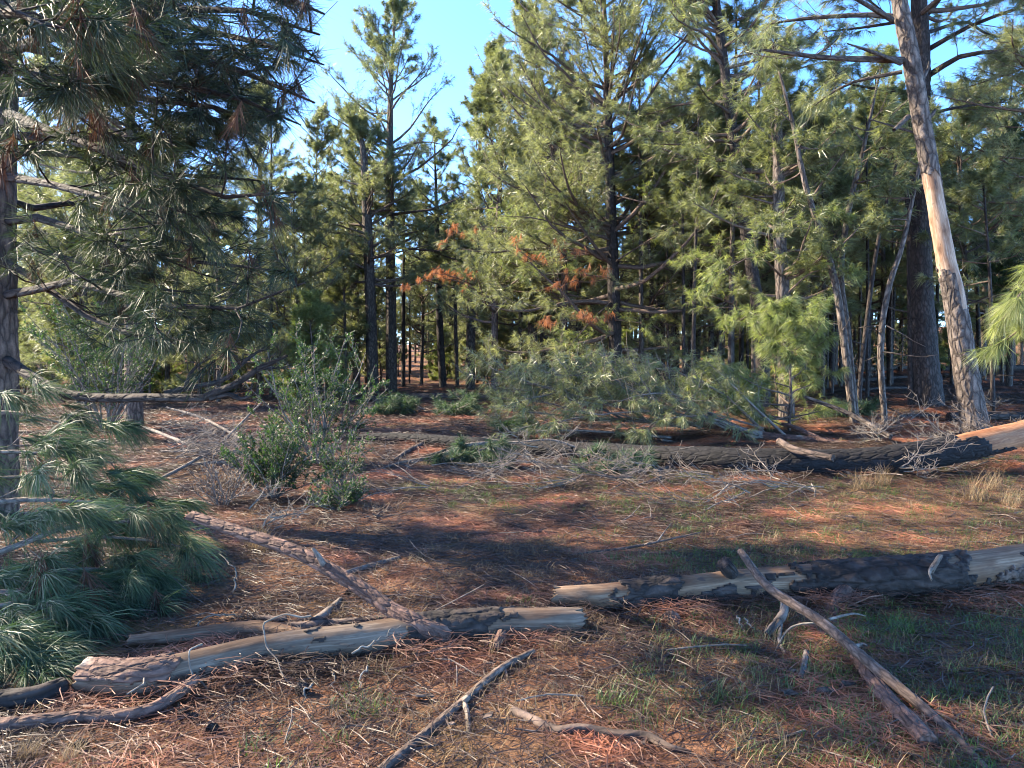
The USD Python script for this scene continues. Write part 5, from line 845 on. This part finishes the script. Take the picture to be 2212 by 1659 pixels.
def instancer(name, label, cat, kits, pos, rng, smin, smax, weights=None, tilt=0.0):
    pi = UsdGeom.PointInstancer.Define(stage, f'/World/{name}'); pr = []
    for k, (nm, V, F, m) in enumerate(kits):
        p = put(nm, V, F, m, pi.GetPrim(), smooth=False); pr.append(p.GetPath())
    N = len(pos); idx = rng.choice(len(kits), N, p=weights) if not isinstance(weights, np.ndarray) or weights.ndim == 1 else np.array([rng.choice(len(kits), p=w / w.sum()) for w in weights])
    pi.CreatePrototypesRel().SetTargets(pr); pi.CreateProtoIndicesAttr(Vt.IntArray.FromNumpy(idx.astype(np.int32))); pi.CreatePositionsAttr(Vt.Vec3fArray.FromNumpy(np.asarray(pos, np.float32)))
    s = rng.uniform(smin, smax, N); pi.CreateScalesAttr(Vt.Vec3fArray.FromNumpy(np.repeat(s[:, None], 3, 1).astype(np.float32)))
    pi.CreateOrientationsAttr(Vt.QuathArray([Gf.Quath(math.cos(a), 0, 0, math.sin(a)) for a in rng.uniform(0, 3.1416, N)]))
    tag(pi.GetPrim(), label, cat, kind='stuff')
def field(rng, n, dlo, dhi, power=1.0, keep=None):
    d = dlo * (dhi / dlo) ** rng.random(n * 3) if power == 0 else np.sqrt(rng.uniform(dlo ** 2, dhi ** 2, n * 3)); u = rng.uniform(-.74, .74, n * 3); x = u * d
    if keep is not None: k = rng.random(n * 3) < keep(x, d); x, d = x[k], d[k]
    x, d = x[:n], d[:n]; return np.stack([x, d, gz(x, d)], -1)
nz2 = lambda x, y, s, q: meshkit.fbm(np.stack([np.asarray(x) * s, np.asarray(y) * s, 0 * np.asarray(x)], -1), 3, q)
def green(x, y): # where grass comes through
    return sstep(.42, .62, nz2(x, y, .7, 61) + .22 * sstep(-.1, 1.6, x) - .12 * sstep(6, 2, y) * (x < 0) - .05 + .22 * sstep(.5, 3, x) * sstep(5.5, 7.5, y) * sstep(12, 9, y) - .25 * sstep(-.3, -2, x))
r = np.random.default_rng(800)
def tiles(step, dlo, dhi):
    out = []
    for y in np.arange(2.2, dhi, step):
        if y < dlo: continue
        for x in np.arange(-.76 * y - step, .76 * y + step, step): out.append((x + r.normal(0, .06), y + r.normal(0, .06)))
    return np.array(out)
tn, tf = tiles(1.2, 0, 16), tiles(2.3, 16, 44)
kits = [('straw_drift', *litter_tile(4600, 1.36, .19, .0036, 1), 'straw_red'), ('straw_drift', *litter_tile(4600, 1.36, .19, .0036, 2), 'straw_red'), ('straw_drift', *litter_tile(2600, 1.36, .19, .0036, 3, .05), 'straw_red'), ('straw_drift', *litter_tile(3600, 2.6, .24, .009, 4, .06, 1), 'straw_red')]
pi = UsdGeom.PointInstancer.Define(stage, '/World/pine_straw'); pr = [put(nm, V, F, m, pi.GetPrim(), smooth=False).GetPath() for nm, V, F, m in kits]
P2 = np.vstack([tn, tf]); idx = np.r_[r.integers(0, 3, len(tn)), np.full(len(tf), 3)]; e = .4
nx = -(gz(P2[:, 0] + e, P2[:, 1], False) - gz(P2[:, 0] - e, P2[:, 1], False)) / (2 * e); ny = -(gz(P2[:, 0], P2[:, 1] + e, False) - gz(P2[:, 0], P2[:, 1] - e, False)) / (2 * e)
qs = []
for a, u, v in zip(r.integers(0, 4, len(P2)) * math.pi / 2 + r.normal(0, .1, len(P2)), nx, ny):
    q = (Gf.Rotation(Gf.Vec3d(0, 0, 1), math.degrees(a)) * Gf.Rotation(Gf.Vec3d(0, 0, 1), Gf.Vec3d(float(u), float(v), 1))).GetQuat(); qs.append(Gf.Quath(q.GetReal(), *[float(i) for i in q.GetImaginary()]))
pi.CreatePrototypesRel().SetTargets(pr); pi.CreateProtoIndicesAttr(Vt.IntArray.FromNumpy(idx.astype(np.int32))); pi.CreateOrientationsAttr(Vt.QuathArray(qs))
pi.CreatePositionsAttr(Vt.Vec3fArray.FromNumpy(np.stack([P2[:, 0], P2[:, 1], gz(P2[:, 0], P2[:, 1], False) - .002], -1).astype(np.float32)))
tag(pi.GetPrim(), 'red brown fallen pine needles covering the ground of the clearing', 'pine straw', kind='stuff'); print('tiles', len(tn), len(tf))
kits = [('grass_tuft', *blade_kit(34, .10, .02, .07, .0042, 11), 'blades_green'), ('grass_tuft', *blade_kit(26, .12, .02, .07, .004, 12, .8), 'blades_green'), ('grass_tuft', *blade_kit(20, .06, .04, .11, .0042, 13), 'blades_green')]
pos = np.vstack([field(r, 1000, 2.6, 6.5, keep=green), field(r, 1300, 6, 12, keep=green), field(r, 600, 11, 26, keep=green)])
instancer('green_grass', 'short green grass coming up through the pine straw', 'grass', kits, pos, r, .7, 1.3)
dry = lambda x, y: sstep(.40, .62, nz2(x, y, 1.1, 71) + .06) * .9 + .1
kits = [('dry_tuft', *blade_kit(44, .12, .04, .13, .0036, 21, .9), 'blades_dry'), ('dry_tuft', *blade_kit(40, .16, .03, .10, .0036, 22, 1.1), 'blades_dry'), ('dry_tuft', *blade_kit(30, .09, .04, .13, .0036, 23, .8), 'blades_dry')]
pos = np.vstack([field(r, 500, 2.6, 7, keep=dry), field(r, 600, 6.5, 14, keep=dry), field(r, 400, 12, 30, keep=dry)])
instancer('dry_grass', 'tan dead grass matted among the pine straw', 'grass', kits, pos, r, .7, 1.25)
# taller tan grass clumps by the raised end of the dark trunk
V, F = blade_kit(120, .13, .2, .5, .005, 31, .35); cl = None
for k, (px, py, lb) in enumerate([(2110, 1085, 'tallest tan dead grass clump below the raised end of the dark trunk'), (2150, 1060, 'tan dead grass clump close under the orange end of the dark trunk'), (2185, 1095, 'tan dead grass clump at the far edge beside the tallest one'), (1860, 1060, 'low dead grass clump before the lowest part of the dark trunk'), (1905, 1050, 'sparse dead grass clump near the low one before the dark trunk'), (60, 1640, 'straw coloured grass clump at the near edge below the red brown limb'), (150, 1655, 'bleached grass clump at the near edge by a pine cone'), (560, 1190, 'dry grass clump in the sun behind the raised branch')]):
    q = gpt(px, py); q[2] = gz(q[0], q[1])
    if cl is None: cl = thing('grass_clump', lb, 'grass clump', q); put('foliage', V, F, 'blades_dry', cl, smooth=False)
    else: copy_of(cl, lb, q, 70 * k, .75 if py < 1200 else .35)
# needles banked up along the fallen trunks
r = np.random.default_rng(825); pb = []
for cc, n_ in ((NLOG, 70), (RLOG, 90), (BLOG, 130)):
    q = curve(cc, 200)[r.integers(0, 200, n_)]; side_ = np.where(r.random(n_) < .6, -1, 1); x_, y_ = q[:, 0] + r.normal(0, .05, n_), q[:, 1] + side_ * (q[:, 3] * 1.0 + r.uniform(.0, .12, n_)); pb.append(np.stack([x_, y_, gz(x_, y_) + .0], -1))
kits = [('straw_bank', *litter_tile(170, .34, .17, .0036, 41, .09), 'straw_red'), ('straw_bank', *litter_tile(150, .30, .16, .0036, 42, .07), 'straw_red'), ('grass_bank', *blade_kit(34, .12, .03, .12, .004, 43, .9), 'blades_dry')]
instancer('banked_straw', 'pine straw and dead grass banked against the fallen trunks', 'pine straw', kits, np.vstack(pb), r, .8, 1.25, np.array([.4, .35, .25]))
# small fallen twigs
r = np.random.default_rng(820); N = 300; P0 = np.vstack([field(r, 130, 2.8, 8), field(r, 170, 8, 20)]); a = r.random(N) * 6.283
P = grow(P0 + [0, 0, .012], np.stack([np.cos(a), np.sin(a), r.normal(.05, .1, N)], -1), r.uniform(.1, .55, N), 5, r, -.1, .16); P = clamp_down(P, .006)
V, F, R = tubes(P, r.uniform(.003, .0065, (N, 1)) * np.linspace(1, .6, 5), 5); tw = put('fallen_twigs', V, F, 'twig_grey', None, R); tag(tw, 'small broken twigs strewn over the straw and grass', 'twigs', kind='stuff')

r = np.random.default_rng(830); V, F = [], []
for q in np.vstack([field(r, 120, 2.8, 8), field(r, 140, 8, 18)]):
    n = int(r.integers(4, 7)); th = np.sort(r.random(n)) * 6.283; l = r.uniform(.012, .045); a = r.random() * 6.283; P = np.stack([np.cos(th) * l * r.uniform(1, 2), np.sin(th) * l * .7, r.normal(0, .15, n) * l], -1); R_ = np.array([[math.cos(a), -math.sin(a), 0], [math.sin(a), math.cos(a), 0], [0, 0, 1]]); P = P @ R_.T + q + [0, 0, .03]
    o_ = len(V); V += [*P, *(P - [0, 0, .006])]; F += [[o_, o_ + k, o_ + k + 1] for k in range(1, n - 1)] + [[o_ + k, o_ + n + k, o_ + (k + 1) % n] for k in range(n)] + [[o_ + (k + 1) % n, o_ + n + k, o_ + n + (k + 1) % n] for k in range(n)]
V = np.array(V); tw = put('bark_litter', V, np.array(F), 'bark_brown', None, V, smooth=False); tag(tw, 'small chips of bark strewn over the straw', 'bark chips', kind='stuff')
